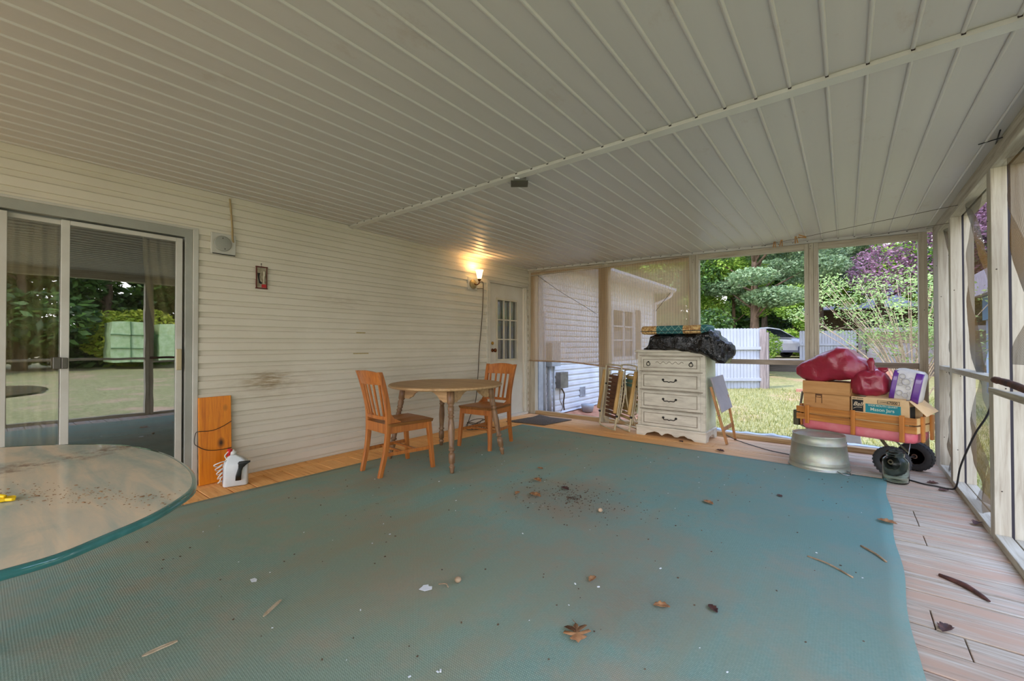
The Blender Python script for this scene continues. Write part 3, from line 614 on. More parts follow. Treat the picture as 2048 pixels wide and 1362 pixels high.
# ------------------------------------------------------------ chairs
def make_chair(label):
    t = thing('dining_chair', (-3.297, 2.475, .012), R(-5.5), label, 'chair')
    # seat: saddle shaped
    b = MB(); n = 17
    def outline(u, v):
        w = .20+.03*v; x = (u-.5)*2*w; y = -.215+.455*v; k = 1-.06*abs((u-.5)*2)**4
        y = y+.012*(1-((u-.5)*2)**2)*(1 if v > .5 else -1)*abs(v-.5)*2
        return x*(1-.03*abs(v-.5)**3*8), y
    def top(u, v):
        x, y = outline(u, v); a = (u-.5)*2; dish = .018*math.exp(-((a-.45)**2)/.09)*math.exp(-((v-.42)**2)/.12)+.018*math.exp(-((a+.45)**2)/.09)*math.exp(-((v-.42)**2)/.12)
        edge = .007*(max(abs(a), abs(v-.5)*2)**10); return (x, y, .466-dish-edge)
    def bot(u, v): x, y = outline(u, v); return (x*.97, y*.97, .432)
    b.grid(n, n, top); b.grid(n, n, bot)
    off = n*n; rim = [i for i in range(n)]+[n*j+n-1 for j in range(1, n)]+[n*(n-1)+i for i in range(n-2, -1, -1)]+[n*j for j in range(n-2, 0, -1)]
    for i in range(len(rim)): a, c = rim[i], rim[(i+1) % len(rim)]; b.f.append((a, c, c+off, a+off)); b.sm.append(True); b.mi.append(0)
    b.build('seat', oakx, t)
    for s in (-1, 1):
        MB().bar((s*.215, .238, 0), (s*.195, .20, .435), .034, .034, (0, 1, 0), .043, .043).build('leg', oak, t, bevel=.004)
        p = [(s*.157, -.275, 0), (s*.165, -.225, .22), (s*.172, -.205, .42), (s*.178, -.215, .6), (s*.19, -.262, .8), (s*.198, -.30, .915)]
        pb = bez(p, 5); mb = MB(); rings = []
        for i, q in enumerate(pb):
            f = i/(len(pb)-1); wx = .017; wy = .024-.006*abs(f-.45)*2
            rings.append([(q.x-wx, q.y-wy, q.z), (q.x+wx, q.y-wy, q.z), (q.x+wx, q.y+wy, q.z), (q.x-wx, q.y+wy, q.z)])
        mb.loft(rings, False).build('leg', oak, t, bevel=.004)
        # side apron with the raised wing beside the seat
        MB().bar((s*.175, -.20, .40), (s*.197, .205, .405), .02, .062).build('apron', oak, t, bevel=.003)
        MB().bar((s*.165, -.235, .19), (s*.208, .22, .19), .016, .032).build('stretcher', oak, t, bevel=.003)
        MB().prism([(-.2, .42), (-.05, .42), (-.09, .47), (-.15, .50), (-.185, .545), (-.21, .56)], lambda u, v, tt, s=s: (s*(.178+.004*tt), u, v), -2.5, 2.5).build('seat_wing', oak, t, bevel=.003)
    MB().bar((-.19, .212, .402), (.19, .212, .402), .02, .062).build('apron', oak, t, bevel=.003)
    MB().bar((-.16, -.222, .415), (.16, -.222, .415), .02, .085).build('apron', oak, t, bevel=.003)
    for yy in (-.06, .08): MB().bar((-.185, yy, .19), (.185, yy, .19), .026, .018).build('stretcher', oak, t, bevel=.003)
    def rail(z0, z1, y0, y1, w, bow, crown, name):
        b = MB()
        def f(u, v, th):
            a = (u-.5)*2; x = a*w; z = z0+(z1-z0)*v+(crown*(1-a*a) if v > .5 else 0); y = y0+(y1-y0)*v-bow*(1-a*a); return (x, y+th, z)
        rings = []
        for i in range(15):
            u = i/14; rings.append([f(u, 0, -.011), f(u, 1, -.011), f(u, 1, .011), f(u, 0, .011)])
        b.loft(rings, False).build(name, oak, t, bevel=.003)
    rail(.80, .905, -.262, -.297, .19, .035, .02, 'top_rail'); rail(.49, .52, -.212, -.212, .17, .02, 0, 'lower_rail')
    for i in range(5):
        a = (-1+i*.5)*.78; x0, x1 = a*.165, a*.185; bw = lambda k: .02+.015*k
        MB().bar((x0, -.212-bw(0)*(1-a*a), .515), (x1, -.264-bw(1)*(1-a*a), .81), .022, .012, (0, 1, 0)).build('back_slat', oak, t)
    return t
ch1 = make_chair('oak slat back chair left of the round table, back towards the glass table')
ch2 = copy_tree(ch1); ch2.location = (-3.266, 3.687, .012); ch2.rotation_euler = (0, 0, R(185)); ch2['label'] = 'oak slat back chair behind the round table, nearest the back door'
for c in (ch1, ch2): c['group'] = 'oak chairs at the round table'

# ------------------------------------------------------------ glass patio table (foreground left)
gt = thing('patio_table', (-2.18, -.28, 0), 0, 'dusty oval glass patio table with a teal green edge in the left foreground', 'table')
GA = [(-1.293, .038), (-1.30, .12), (-1.345, .20), (-1.40, .285), (-1.47, .355), (-1.56, .42), (-1.66, .457), (-1.80, .485), (-1.95, .497), (-2.15, .497), (-2.35, .468), (-2.52, .42), (-2.66, .33), (-2.80, .20), (-2.93, 0), (-3.0, -.25), (-2.98, -.55), (-2.85, -.85), (-2.6, -1.03), (-2.2, -1.09), (-1.8, -1.04), (-1.5, -.9), (-1.35, -.65), (-1.29, -.3)]
gl = bez([(x+2.18, y+.28, 0) for x, y in GA]+[(GA[0][0]+2.18, GA[0][1]+.28, 0)], 4)[:-1]
cen = Vector((0, 0, 0))
def gring(sc, z): return [(p.x*sc, p.y*sc, z) for p in gl]
b = MB(); b.loft([gring(.0001, .72), gring(.5, .72), gring(.985, .72)], True, False); b.build('glass_top', table_glass, gt)
b = MB(); b.loft([gring(.985, .7205), gring(.994, .7205), gring(1.0, .716), gring(1.0, .704), gring(.993, .7), gring(.985, .7)], True, False); b.loft([gring(.985, .7), gring(.5, .7), gring(.001, .7)], True, False)
rim_m = M('teal_glass_edge', (64, 128, 124), (36, 96, 92), .08, coat=.8, scale=6); b.build('glass_edge', rim_m, gt)
for a in range(4):
    q = PI/4+a*PI/2; x, y = .42*math.cos(q), .36*math.sin(q)
    MB().tube([(x*1.15, y*1.15, .012), (x, y, .35), (x*.95, y*.95, .698)], .016, 10).build('leg', white_pl, gt)
MB().tube([(.42*math.cos(t)*.97, .36*math.sin(t)*.97, .685) for t in [2*PI*k/32 for k in range(32)]], .013, 8, True).build('support_ring', white_pl, gt)
# yellow clip on the table
b = MB()
b.prism([(-.06, -.02), (.0, -.03), (.035, -.018), (.05, .0), (.075, .006), (.08, .02), (.06, .022), (.045, .014), (.035, .03), (.05, .045), (.03, .05), (.01, .03), (-.02, .034), (-.06, .03)], lambda u, v, t: (u, v, t), 0, .014)
b.tube([(-.06, 0, .012), (0, 0, .03), (.04, .01, .02)], .009, 8)
b.v = [(x*.6, y*.6, z*.6) for x, y, z in b.v]
tag(b.build('yellow_toy_piece', yellow_p, loc=(-1.885, .045, .7215), rot=(0, 0, R(35)), bevel=.003), 'bright yellow notched plastic piece on the dusty glass table', 'plastic piece')
# leaf bits on the table
def bit(r, mat_, name, loc, label, cat, group=None, rz=0, sx=1.6):
    b = MB(); n = 9; rd = random.Random(hash(str(loc)) % 999)
    ring = [(r*sx*math.cos(2*PI*k/n)*rd.uniform(.7, 1.1), r*math.sin(2*PI*k/n)*rd.uniform(.7, 1.1), rd.uniform(0, r*.35)) for k in range(n)]
    b.add([(0, 0, r*.1)]+ring, [(0, k+1, (k+1) % n+1) for k in range(n)], True)
    return tag(b.build(name, mat_, loc=loc, rot=(0, 0, rz), solid=.0012), label, cat, group)
b = MB(); rd = random.Random(5)
for _ in range(260):
    a = rd.uniform(0, 1); x = -2.0+(-1.5+2.0)*a*1.0+rd.gauss(0, .05); y = .06+.30*a+rd.gauss(0, .035); s = rd.uniform(.0004, .0013)*(2 if rd.random() < .06 else 1)
    b.mm((x-s*2, y-s, .7212), (x+s*2, y+s, .7212+s*.8), (0, 0, rd.uniform(0, 3)))
tag(b.build('dirt_crumbs', M('table_crumbs', (164, 122, 78), (112, 80, 50), .95, scale=40)), 'brown crumbs scattered across the dusty glass table', 'dirt', kind='stuff')

# ------------------------------------------------------------ board and jug against the wall
b = MB(); bw, bh = .235, .72
b.mm((0, 0, 0), (.02, bw, bh))
pk = b.build('wood_plank', plank_m, loc=(WX+.055, 1.165, .004), rot=(0, R(-2.6), 0), bevel=.002)
pk.rotation_euler = (R(0), R(-2.4), 0)
tag(pk, 'varnished knotty orange pine board leaning on the siding beside the sliding door', 'board')
cw = MB().tube(bez([(.024, .236, .50), (.03, .17, .465), (.03, .09, .44), (.026, .0, .445), (.01, -.02, .43), (.012, -.03, .36), (.02, -.015, .33), (.03, .05, .285), (.03, .14, .27), (.024, .235, .272)], 8), .0028, 6); cw.build('wire_loop', cord_black, pk)
jg = thing('sprayer_jug', (-3.985, 1.365, .006), R(68), 'milky plastic sprayer jug with coiled white hose and black trigger beside the pine board', 'jug')
def rr_ring(hx, hy, z, r=.03, n=5, cx=0, cy=0):
    out = []
    for sx_, sy_, a0 in ((1, 1, 0), (-1, 1, 90), (-1, -1, 180), (1, -1, 270)):
        for k in range(n+1):
            a = R(a0+90*k/n); out.append((cx+sx_*(hx-r)+r*math.cos(a), cy+sy_*(hy-r)+r*math.sin(a), z))
    return out
MB().loft([rr_ring(.082, .05, 0, .02), rr_ring(.088, .056, .008, .025), rr_ring(.088, .056, .17, .028), rr_ring(.082, .05, .195, .028), rr_ring(.055, .036, .225, .02, cx=-.01), rr_ring(.03, .026, .245, .018, cx=-.02), rr_ring(.022, .022, .25, .016, cx=-.02)]).build('jug_body', translucent, jg)
MB().lathe([(0, .024), (.025, .024), (.03, .012), (.04, .01)], (-.02, 0, .25)).build('cap', white_pl, jg)
MB().loft([rr_ring(.02, .012, .05, .008, cx=.02, cy=-.066), rr_ring(.02, .013, .09, .008, cx=.022, cy=-.07), rr_ring(.016, .012, .125, .008, cx=.028, cy=-.068), rr_ring(.017, .012, .15, .008, cx=.036, cy=-.068), rr_ring(.03, .013, .175, .008, cx=.05, cy=-.068), rr_ring(.044, .013, .19, .008, cx=.06, cy=-.068), rr_ring(.04, .012, .2, .008, cx=.064, cy=-.068)]).build('trigger_sprayer', black_pl, jg)
MB().mm((-.091, -.03, .07), (-.086, .035, .15)).build('red_label', red_lab, jg); MB().mm((-.091, -.03, .03), (-.087, .035, .055)).build('lower_label', M('blue_print', (90, 110, 160), None, .5), jg)
MB().bar((-.05, .0, .24), (-.04, -.01, .30), .022, .03).build('hose_clip', red_lab, jg)
hp = [(-.04, -.01, .29), (-.075, -.015, .25), (-.06, -.03, .215)]
for k in range(5):
    z = .20-.033*k; hp += [(-.10, -.06, z+.01), (-.145+.01*k, -.055, z-.01), (-.12, -.03, z-.03), (-.09, -.04, z-.012)]
MB().tube(bez(hp, 7), .0042, 8).build('coiled_hose', white_pl, jg)

# ------------------------------------------------------------ wall fixtures
cp = thing('junction_plate', (WX+.012, 1.345, 2.035), 0, 'round white cover plate on a square siding block with a tan cable above', 'electrical plate')
MB().mm((0, -.095, -.09), (.022, .092, .088)).build('mounting_block', alum, cp, bevel=.006); MB().mm((.02, -.085, -.095), (.024, .085, -.088)).build('painted_shadow_strip', ink, cp)  # black strip paints the shadow below the mounting block
MB().lathe([(.02, .066), (.03, .066), (.034, .06)], (0, -.01, 0), (1, -.01, 0), 32).build('cover_plate', alum2, cp)
for yy, zz in ((-.012, .045), (.004, -.045)): MB().lathe([(.033, .005), (.036, .004)], (0, yy, zz), (1, yy, zz), 8).build('screw', seam_d, cp)
MB().tube(bez([(.012, .075, .02), (.03, .062, .06), (.012, .066, .14), (.008, .06, .25), (.008, .047, .405)], 8), .008, 8).build('cable', cord_tan, cp)
sg = thing('wall_thermometer', (WX+.018, 1.648, 1.78), 0, 'small red and brown framed thermometer hanging on the siding', 'thermometer')
MB().mm((0, -.04, -.095), (.012, .04, .095)).build('back_board', M('faded_print', (170, 160, 136), (120, 106, 84), .6, scale=30), sg)
fb = M('thermo_frame_red', (92, 34, 24), None, .5)
MB().mm((0, -.046, -.1), (.018, -.04, .1)).mm((0, .04, -.1), (.018, .046, .1)).mm((0, -.05, .093), (.02, .05, .103)).mm((0, -.05, -.103), (.02, .05, -.093)).build('frame', fb, sg)
MB().mm((.011, .0, -.09), (.014, .04, -.06)).build('red_panel', red_lab, sg); MB().tube([(.014, .022, -.055), (.014, .022, .06)], .007, 8).build('scale_tube', M('tube_cream', (206, 200, 176), None, .3), sg)
MB().tube([(.021, .022, -.05), (.021, .022, .015)], .002, 6).build('red_liquid', M('dark_liquid', (70, 30, 20), None, .3), sg)
MB().prism([(-.035, .04), (-.012, .042), (-.02, .01), (-.014, -.03), (.004, -.045), (-.002, -.06), (-.024, -.05), (-.03, -.01)], lambda u, v, t: (t, u, v), .011, .0135).build('figure_print', ink, sg)
MB().tube([(.004, 0, .1), (.004, 0, .125)], .002, 6).lathe([(0, .005), (.008, .005)], (0, 0, .128), (1, 0, .128), 8).build('nail_hook', seam_d, sg)
# sconce
sc = thing('wall_sconce', (WX+.012, 4.465, 2.05), 0, 'lit wall sconce with a frosted glass shade beside the back door', 'wall lamp')
MB().mm((0, -.1, -.095), (.02, .1, .08)).build('mounting_block', alum, sc, bevel=.005)
MB().lathe([(.02, .07), (.034, .066), (.04, .04), (.05, .02)], (0, .0, -.015), (1, .0, -.015), 24).build('back_plate', M('antique_cream', (190, 172, 128), (150, 128, 84), .4, .3), sc)
MB().tube(bez([(.04, 0, -.01), (.09, 0, -.03), (.13, .01, -.01), (.135, .01, .03)], 6), .008, 10).build('arm', copper, sc)
MB().lathe([(0, .018), (.02, .026), (.03, .024)], (.135, .01, .022)).build('socket_cup', copper, sc)
m_, nt_, p_ = new_mat('frosted_lit_glass'); p_.inputs['Base Color'].default_value = (1, .9, .7, 1); p_.inputs['Emission Color'].default_value = (1, .62, .25, 1); p_.inputs['Emission Strength'].default_value = 2.6; p_.inputs['Roughness'].default_value = .4
MB().lathe([(0, .024), (.03, .034), (.07, .042), (.10, .047), (.125, .058)], (.135, .01, .05), None, 24, False).build('glass_shade', m_, sc)
m2_, nt_, p_ = new_mat('bulb_lit'); p_.inputs['Emission Color'].default_value = (1, .72, .38, 1); p_.inputs['Emission Strength'].default_value = 14; p_.inputs['Base Color'].default_value = (1, .9, .7, 1)
MB().lathe([(0, .006), (.015, .018), (.035, .022), (.05, .016), (.057, .004)], (.135, .01, .065), None, 16).build('bulb', m2_, sc)
lp = bpy.data.lights.new('sconce_light', 'POINT'); lp.energy = 2.2; lp.color = (1, .58, .25); lp.shadow_soft_size = .03
lo = bpy.data.objects.new('sconce_light', lp); COL.objects.link(lo); lo.parent = sc; lo.location = (.135, .01, .165)
cd = MB(); cd.tube(bez([(WX+.13, 4.50, 2.06), (WX+.10, 4.60, 2.07), (WX+.05, 4.665, 2.0), (WX+.03, 4.68, 1.82), (WX+.025, 4.66, 1.5), (WX+.03, 4.60, 1.1), (WX+.04, 4.56, .72), (WX+.05, 4.50, .36), (WX+.07, 4.36, .14), (WX+.12, 4.25, .03)], 7), .006, 7)
cd.tube(bez([(WX+.05, 4.53, 1.975), (WX+.06, 4.60, 1.985), (WX+.035, 4.67, 1.99)], 6), .005, 6)
pts = []; rd = random.Random(2)
for k in range(60):
    a = k*.72; rad = .09+.05*math.sin(k*.37); pts.append((WX+.27+rad*math.cos(a)*.8, 4.3+rad*1.5*math.sin(a), .02+.12*abs(math.sin(a*.5+k*.13))*(.5+.5*math.sin(k*.21))))
cd.tube(bez([(WX+.12, 4.25, .03)]+pts, 3), .005, 6)
tag(cd.build('extension_cord', cord_brown), 'brown cord running down from the lit sconce to a tangle on the deck', 'cord')
jb = thing('ceiling_box', (-1.865, 2.47, 2.395), R(38), 'dark olive electrical box with a square cover on the ceiling batten', 'electrical box')
MB().mm((-.045, -.045, -.055), (.045, .045, .0)).build('box_body', galvs, jb, bevel=.003); MB().mm((-.065, -.06, -.062), (.06, .06, -.055)).build('cover', olive, jb, bevel=.002)
MB().mm((-.035, -.048, -.04), (.0, -.044, -.02)).build('label_sticker', paper, jb)
# dark rotted gap where the two ceiling levels meet the house wall
# ------------------------------------------------------------ clotheslines, pegs
def line(p, q, sag, name, label): 
    P = [Vector(p).lerp(Vector(q), i/20)-Vector((0, 0, sag*4*(i/20)*(1-i/20))) for i in range(21)]
    tag(MB().tube(P, .0022, 5).build(name, cord_brown), label, 'line'); return P
L1 = line((-.78, YF-.03, 2.335), (XR-.002, 4.62, 2.215), .0, 'clothesline', 'thin brown clothesline with three pegs from the far beam to the right wall')
L2 = line((.1, YF-.04, 2.29), (XR-.002, 4.99, 2.16), .0, 'clothesline', 'shorter thin line crossing the far right corner under the ceiling')
def peg(i, tilt, label):
    p = L1[i]; t = thing('clothes_peg', p, 0, label, 'clothes peg', 'pegs on the clothesline'); t.rotation_euler = (0, tilt, 0)
    pm = M('peg_wood', (186, 140, 70), (150, 100, 40), .6)
    for s in (-1, 1): MB().bar((s*.004, 0, .025), (s*.012, 0, -.05), .010, .007, (0, 1, 0)).build('prong', pm, t)
    MB().lathe([(0, .005), (.012, .005)], (0, -.006, .0), (0, 1, 0), 8).build('spring', steel, t)
def ptx(xx): return min(range(21), key=lambda i: abs(L1[i].x-xx))
for xx, tl, lb in ((-.67, .05, 'leftmost wooden clothes peg on the thin ceiling line'), (-.55, .12, 'middle wooden clothes peg on the thin ceiling line'), (-.41, -.1, 'rightmost upright wooden clothes peg, next to the splayed one')): peg(ptx(xx), tl, lb)
pgl = thing('clothes_peg', L1[ptx(-.36)], 0, 'wooden clothes peg splayed sideways over the thin ceiling line', 'clothes peg'); pgl.rotation_euler = (0, 1.9, 0)
pgl['group'] = 'pegs on the clothesline'
for s in (-1, 1): MB().bar((s*.004, -.014, .025), (s*.012, -.014, -.05), .010, .007, (0, 1, 0)).build('prong', MATS['peg_wood'], pgl)
# nail across the tracks
tag(MB().tube([(XR-.075, 3.55, 2.30), (XR+.0, 3.46, 2.285)], .003, 6).tube([(XR-.0, 3.60, 2.30), (XR-.03, 3.35, 2.29)], .003, 6).build('wire_hook', black_m), 'small crossed black wire hook on the right ceiling track', 'hook')

# ------------------------------------------------------------ woven shade on the far wall
b = MB()
def shf(u, v):
    x = -4.165+2.555*u; zt = 2.372-.028*2.5*u; zb = .895-.02*u-.155*max(0, (u-.3)/.7)**1.1+.0*u
    if u > .8: zb = .74
    z = zt+(zb-zt)*v; return (x, YF-.022-.02*abs(noise.noise((x*1.5, z*1.2, 0)))-.03*(v**6), z)
b.grid(70, 50, shf)
sd = b.build('roll_shade', shade_m); tag(sd, 'beige woven outdoor shade sagging over the two left bays of the far wall', 'shade')
pr = [shf(i/40, 1) for i in range(41)]; MB().tube([(x, y-.008, z) for x, y, z in pr], .012, 8).build('hem_bar', M('shade_hem', (176, 148, 118), (140, 112, 82), .8, scale=8), sd)
MB().mm((-4.165, YF-.05, 2.31), (-1.61, YF-.032, 2.325)).build('head_rail', white_wood_x, sd)
sd_ = MB().tube(bez([(-4.05, YF-.036, 2.33), (-3.6, YF-.036, 2.02), (-3.1, YF-.036, 1.72), (-2.95, YF-.036, 1.62)], 6), .003, 5); sd_.build('pull_cord', cord_brown, sd)
MB().tube(bez([(-2.05, YF-.036, 1.62), (-1.9, YF-.036, 1.80), (-1.85, YF-.036, 1.86)], 5), .003, 5).build('pull_cord', cord_brown, sd)

# ------------------------------------------------------------ dresser
dr = thing('dresser', (-1.712, 5.572, 0), R(-1.5), 'distressed white four drawer chest under the black garbage bag', 'chest of drawers')
w2, d2_ = .415, .232
b = MB(); b.mm((-w2, -d2_+.018, .09), (w2, d2_, 1.06)); b.build('case', dress_m, dr, bevel=.003)
MB().loft([rr_ring(w2+.022, d2_+.02, 1.06, .012), rr_ring(w2+.03, d2_+.028, 1.067, .016), rr_ring(w2+.032, d2_+.03, 1.08, .018), rr_ring(w2+.024, d2_+.022, 1.09, .016)], False).build('top', dress_m, dr)
poly = [(-w2-.008, .0), (-w2+.10, .0), (-w2+.125, .03), (-w2+.17, .045), (-w2+.23, .065), (-w2+.28, .055), (-w2+.31, .028), (-.09, .025), (-.06, .05), (-.02, .06), (.03, .05), (.06, .025), (.10, .025), (.13, .045), (.18, .055), (.22, .03), (.26, .028), (.30, .0), (w2+.008, 0), (w2+.008, .115), (-w2-.008, .115)]
MB().prism(poly, lambda u, v, t: (u, -d2_+t, v), -.012, .012).build('scalloped_base', dress_m, dr)
for s in (-1, 1):
    MB().prism([(-d2_, 0), (-d2_+.09, 0), (-d2_+.13, .05), (0, .06), (d2_-.13, .05), (d2_-.09, 0), (d2_, 0), (d2_, .115), (-d2_, .115)], lambda u, v, t, s=s: (s*(w2)+t, u, v), -.012, .01).build('side_base', dress_m, dr)
MB().mm((-w2-.014, -d2_-.02, .1), (w2+.014, d2_, .128)).build('base_moulding', dress_m, dr, bevel=.008)
for (z0, z1, kind) in ((.835, 1.005, 'ring'), (.595, .81, 'bail'), (.35, .575, 'bail'), (.135, .33, 'bail')):
    dw = MB(); dw.mm((-w2+.055, -d2_-.002, z0), (w2-.055, -d2_+.03, z1)); o = dw.build('drawer', dress_m, dr, bevel=.006)
    e = MB(); fx0, fx1, fz0, fz1 = -w2+.085, w2-.085, z0+.03, z1-.03
    for a, c in (((fx0, fz0), (fx1, fz0+.008)), ((fx0, fz1-.008), (fx1, fz1)), ((fx0, fz0), (fx0+.008, fz1)), ((fx1-.008, fz0), (fx1, fz1))): e.mm((a[0], -d2_-.008, a[1]), (c[0], -d2_-.001, c[1]))
    e.build('panel_bead', dress_d, o)
    MB().mm((-w2+.03, -d2_+.002, z1+.006), (w2-.03, -d2_+.02, z1+.016)).build('drawer_divider', dress_d, dr)
    zc_ = (z0+z1)/2
    if kind == 'ring':
        for s in (-1, 1):
            MB().lathe([(0, .011), (.012, .009)], (s*.262, -d2_-.004, zc_+.02), (s*.262, -d2_-1, zc_+.02), 10).tube([(s*.262+.022*math.sin(a), -d2_-.016, zc_-.006-.022*math.cos(a)) for a in [2*PI*k/20 for k in range(20)]], .0045, 6, True).build('ring_pull', black_m, o)
        sw = MB().tube([(-.17+.34*i/48, -d2_-.004, zc_+.012+.012*math.sin(i/48*PI*9)) for i in range(49)], .003, 5); sw.build('carved_swag', dress_d, o)
    else:
        b = MB()
        for s in (-1, 1): b.lathe([(0, .015), (.006, .014), (.012, .006)], (s*.078, -d2_-.002, zc_+.018), (s*.078, -d2_-1, zc_+.018), 10)
        b.tube(bez([(-.078, -d2_-.012, zc_+.018), (-.06, -d2_-.02, zc_-.004), (-.02, -d2_-.022, zc_-.002), (0, -d2_-.022, zc_-.009), (.02, -d2_-.022, zc_-.002), (.06, -d2_-.02, zc_-.004), (.078, -d2_-.012, zc_+.018)], 5), .0055, 7)
        b.build('bail_pull', black_m, o)
MB().mm((w2-.001, -d2_+.05, .14), (w2+.004, d2_-.03, 1.03)).build('side_panel', M('side_grass_light_tint', (200, 204, 176), (176, 176, 142), .55, scale=3), dr)  # colour paints in the yellow green light bounced off the grass
bit(.022, rustwood, 'bark_chip', (-2.06, 5.52, 1.092), 'small brown bark chip on the left end of the dresser top', 'bark')

# black bag: lofted along x with wrinkles
def wrinkle(p, a, f, seed): return a*(noise.noise((p[0]*f, p[1]*f*1.2, p[2]*f+seed))+.5*noise.noise((p[0]*f*2.3, p[1]*f*2.1, p[2]*f*2+seed)))+a*.7*abs(noise.noise((p[0]*f*1.5+9, p[1]*f, p[2]*f*1.6)))
def blob_loft(secs, power=3.2, n=40, amp=.012, freq=9, seed=0, sub=5):
    # secs: (x, yc, yhw, z0, z1)
    S2 = []
    for i in range(len(secs)-1):
        for k in range(sub):
            t = k/sub; t = t; S2.append([a*(1-t)+c*t for a, c in zip(secs[i], secs[i+1])])
    S2.append(list(secs[-1])); rings = []
    for x, yc, yh, z0, z1 in S2:
        r = []
        for k in range(n):
            a = 2*PI*k/n; ca, sa = math.cos(a), math.sin(a); e = 2/power
            py = yc+yh*abs(ca)**e*(1 if ca >= 0 else -1); pz = (z0+z1)/2+(z1-z0)/2*abs(sa)**e*(1 if sa >= 0 else -1)
            d = wrinkle((x, py, pz), amp, freq, seed); v = Vector((0, py-yc, pz-(z0+z1)/2)); v = v.normalized() if v.length > 1e-5 else v
            q = Vector((x+d*.6, py, pz))+v*d; 
            if pz < z0+.02: q.z = max(q.z, z0)
            r.append(q)
        rings.append(r)
    return MB().loft(rings)
b = blob_loft([(-2.06, 5.42, .03, 1.094, 1.11), (-2.0, 5.44, .10, 1.094, 1.135), (-1.965, 5.48, .18, 1.094, 1.17), (-1.95, 5.5, .2, 1.094, 1.268), (-1.88, 5.5, .22, 1.094, 1.285), (-1.7, 5.5, .235, 1.085, 1.285), (-1.5, 5.5, .24, 1.07, 1.285), (-1.36, 5.49, .245, 1.05, 1.29), (-1.25, 5.47, .23, 1.0, 1.33), (-1.17, 5.45, .2, .95, 1.27), (-1.10, 5.44, .15, .94, 1.2), (-1.04, 5.44, .08, 1.0, 1.14), (-1.01, 5.44, .02, 1.04, 1.1)], 5, 60, .03, 11, 1, 6)
tag(b.build('garbage_bag', blackbag), 'shiny black garbage bag slumped over the top of the white dresser', 'bag')
# patterned cushion
cu = thing('patio_cushion', (-1.69, 5.43, 1.288), R(-2), 'teal and tan patterned seat cushion lying on the black garbage bag', 'cushion')
def cushion_mat():
    m, nt, p = new_mat('cushion_print'); t = nt.nodes.new('ShaderNodeTexCoord'); s = nt.nodes.new('ShaderNodeSeparateXYZ'); nt.links.new(t.outputs['Object'], s.inputs[0])
    X = mth(nt, 'ADD', s.outputs['X'], .05); w = mth(nt, 'ABSOLUTE', mth(nt, 'SUBTRACT', mth(nt, 'FRACT', mth(nt, 'ADD', mth(nt, 'MULTIPLY', X, 1.9), .4)), .5))
    msk = ramp(nt, w, [(.30, (0, 0, 0)), (.31, (1, 1, 1))])
    zig = mth(nt, 'ABSOLUTE', mth(nt, 'SINE', mth(nt, 'ADD', mth(nt, 'MULTIPLY', X, 38), mth(nt, 'MULTIPLY', s.outputs['Z'], 34)))); zig2 = mth(nt, 'ABSOLUTE', mth(nt, 'SINE', mth(nt, 'SUBTRACT', mth(nt, 'MULTIPLY', X, 38), mth(nt, 'MULTIPLY', s.outputs['Z'], 34))))
    tl = mix(nt, ramp(nt, mth(nt, 'MINIMUM', zig, zig2), [(.06, (1, 1, 1)), (.12, (0, 0, 0))]), lin((40, 98, 98)), lin((150, 176, 156)))
    n = noi(nt, coords(nt), 22, 3, .5, 2); tan_ = ramp(nt, n, [(.45, lin((206, 174, 116))), (.55, lin((150, 106, 60)))])
    nt.links.new(mix(nt, msk, tl, tan_), p.inputs['Base Color']); p.inputs['Roughness'].default_value = .8; return m
cb = MB(); rings = []
for k in range(13):
    t = (0, .012, .04, .15, .28, .4, .5, .6, .72, .85, .96, .988, 1)[k]; x = -.36+.80*t; e = (.45, .8, 1)[min(2, k, 12-k)]; rings.append(rr_ring(.17*min(1, e+.2), .052*e, 0, .04*e, 5))
    rings[-1] = [(x, q0[0], .052+q0[1]) for q0 in rings[-1]]
cb.loft(rings).build('cover', cushion_mat(), cu); MB().tube([(-.36+.8*i/20, -.168, .036) for i in range(21)], .005, 6).build('piping', M('dark_piping', (30, 50, 50), None, .8), cu)

# ------------------------------------------------------------ folded tray table leaning on the dresser
tt = thing('tray_table', (-1.14, 5.55, 0), 0, 'folded tray table with a grey top leaning against the dresser side', 'table')
def Q(a): return (a[0]+1.14, a[1]-5.55, a[2])
nA, nB, fA, fB = (-1.245, 5.38, .77), (-1.125, 5.38, .37), (-1.19, 5.72, .79), (-1.085, 5.72, .40)
b = MB(); vs = []
for o_ in (0, .018):
    for p in (nA, nB, fB, fA): q = Q(p); vs.append((q[0]-o_, q[1], q[2]-o_*.3))
b.add(vs, [(0, 1, 2, 3), (7, 6, 5, 4), (0, 4, 5, 1), (1, 5, 6, 2), (2, 6, 7, 3), (3, 7, 4, 0)]).build('tray_top', tray_m, tt, bevel=.006)
lw_ = wood_mat('tray_leg_wood', (196, 146, 84), (168, 116, 60), (112, 66, 34), 'Z', .5)
MB().bar(Q((-1.255, 5.40, .66)), Q((-1.085, 5.40, .005)), .03, .02, (0, 1, 0)).build('leg', lw_, tt, bevel=.003); MB().bar(Q((-1.14, 5.69, .55)), Q((-1.06, 5.73, .005)), .028, .02, (0, 1, 0)).build('leg', lw_, tt, bevel=.003)
MB().bar(Q((-1.125, 5.40, .17)), Q((-1.09, 5.71, .19)), .012, .045).build('cross_bar', lw_, tt); MB().lathe([(0, .008), (.008, .006)], Q((-1.17, 5.388, .33)), Q((-1.17, 4.388, .33)), 8).build('bolt', steel, tt)

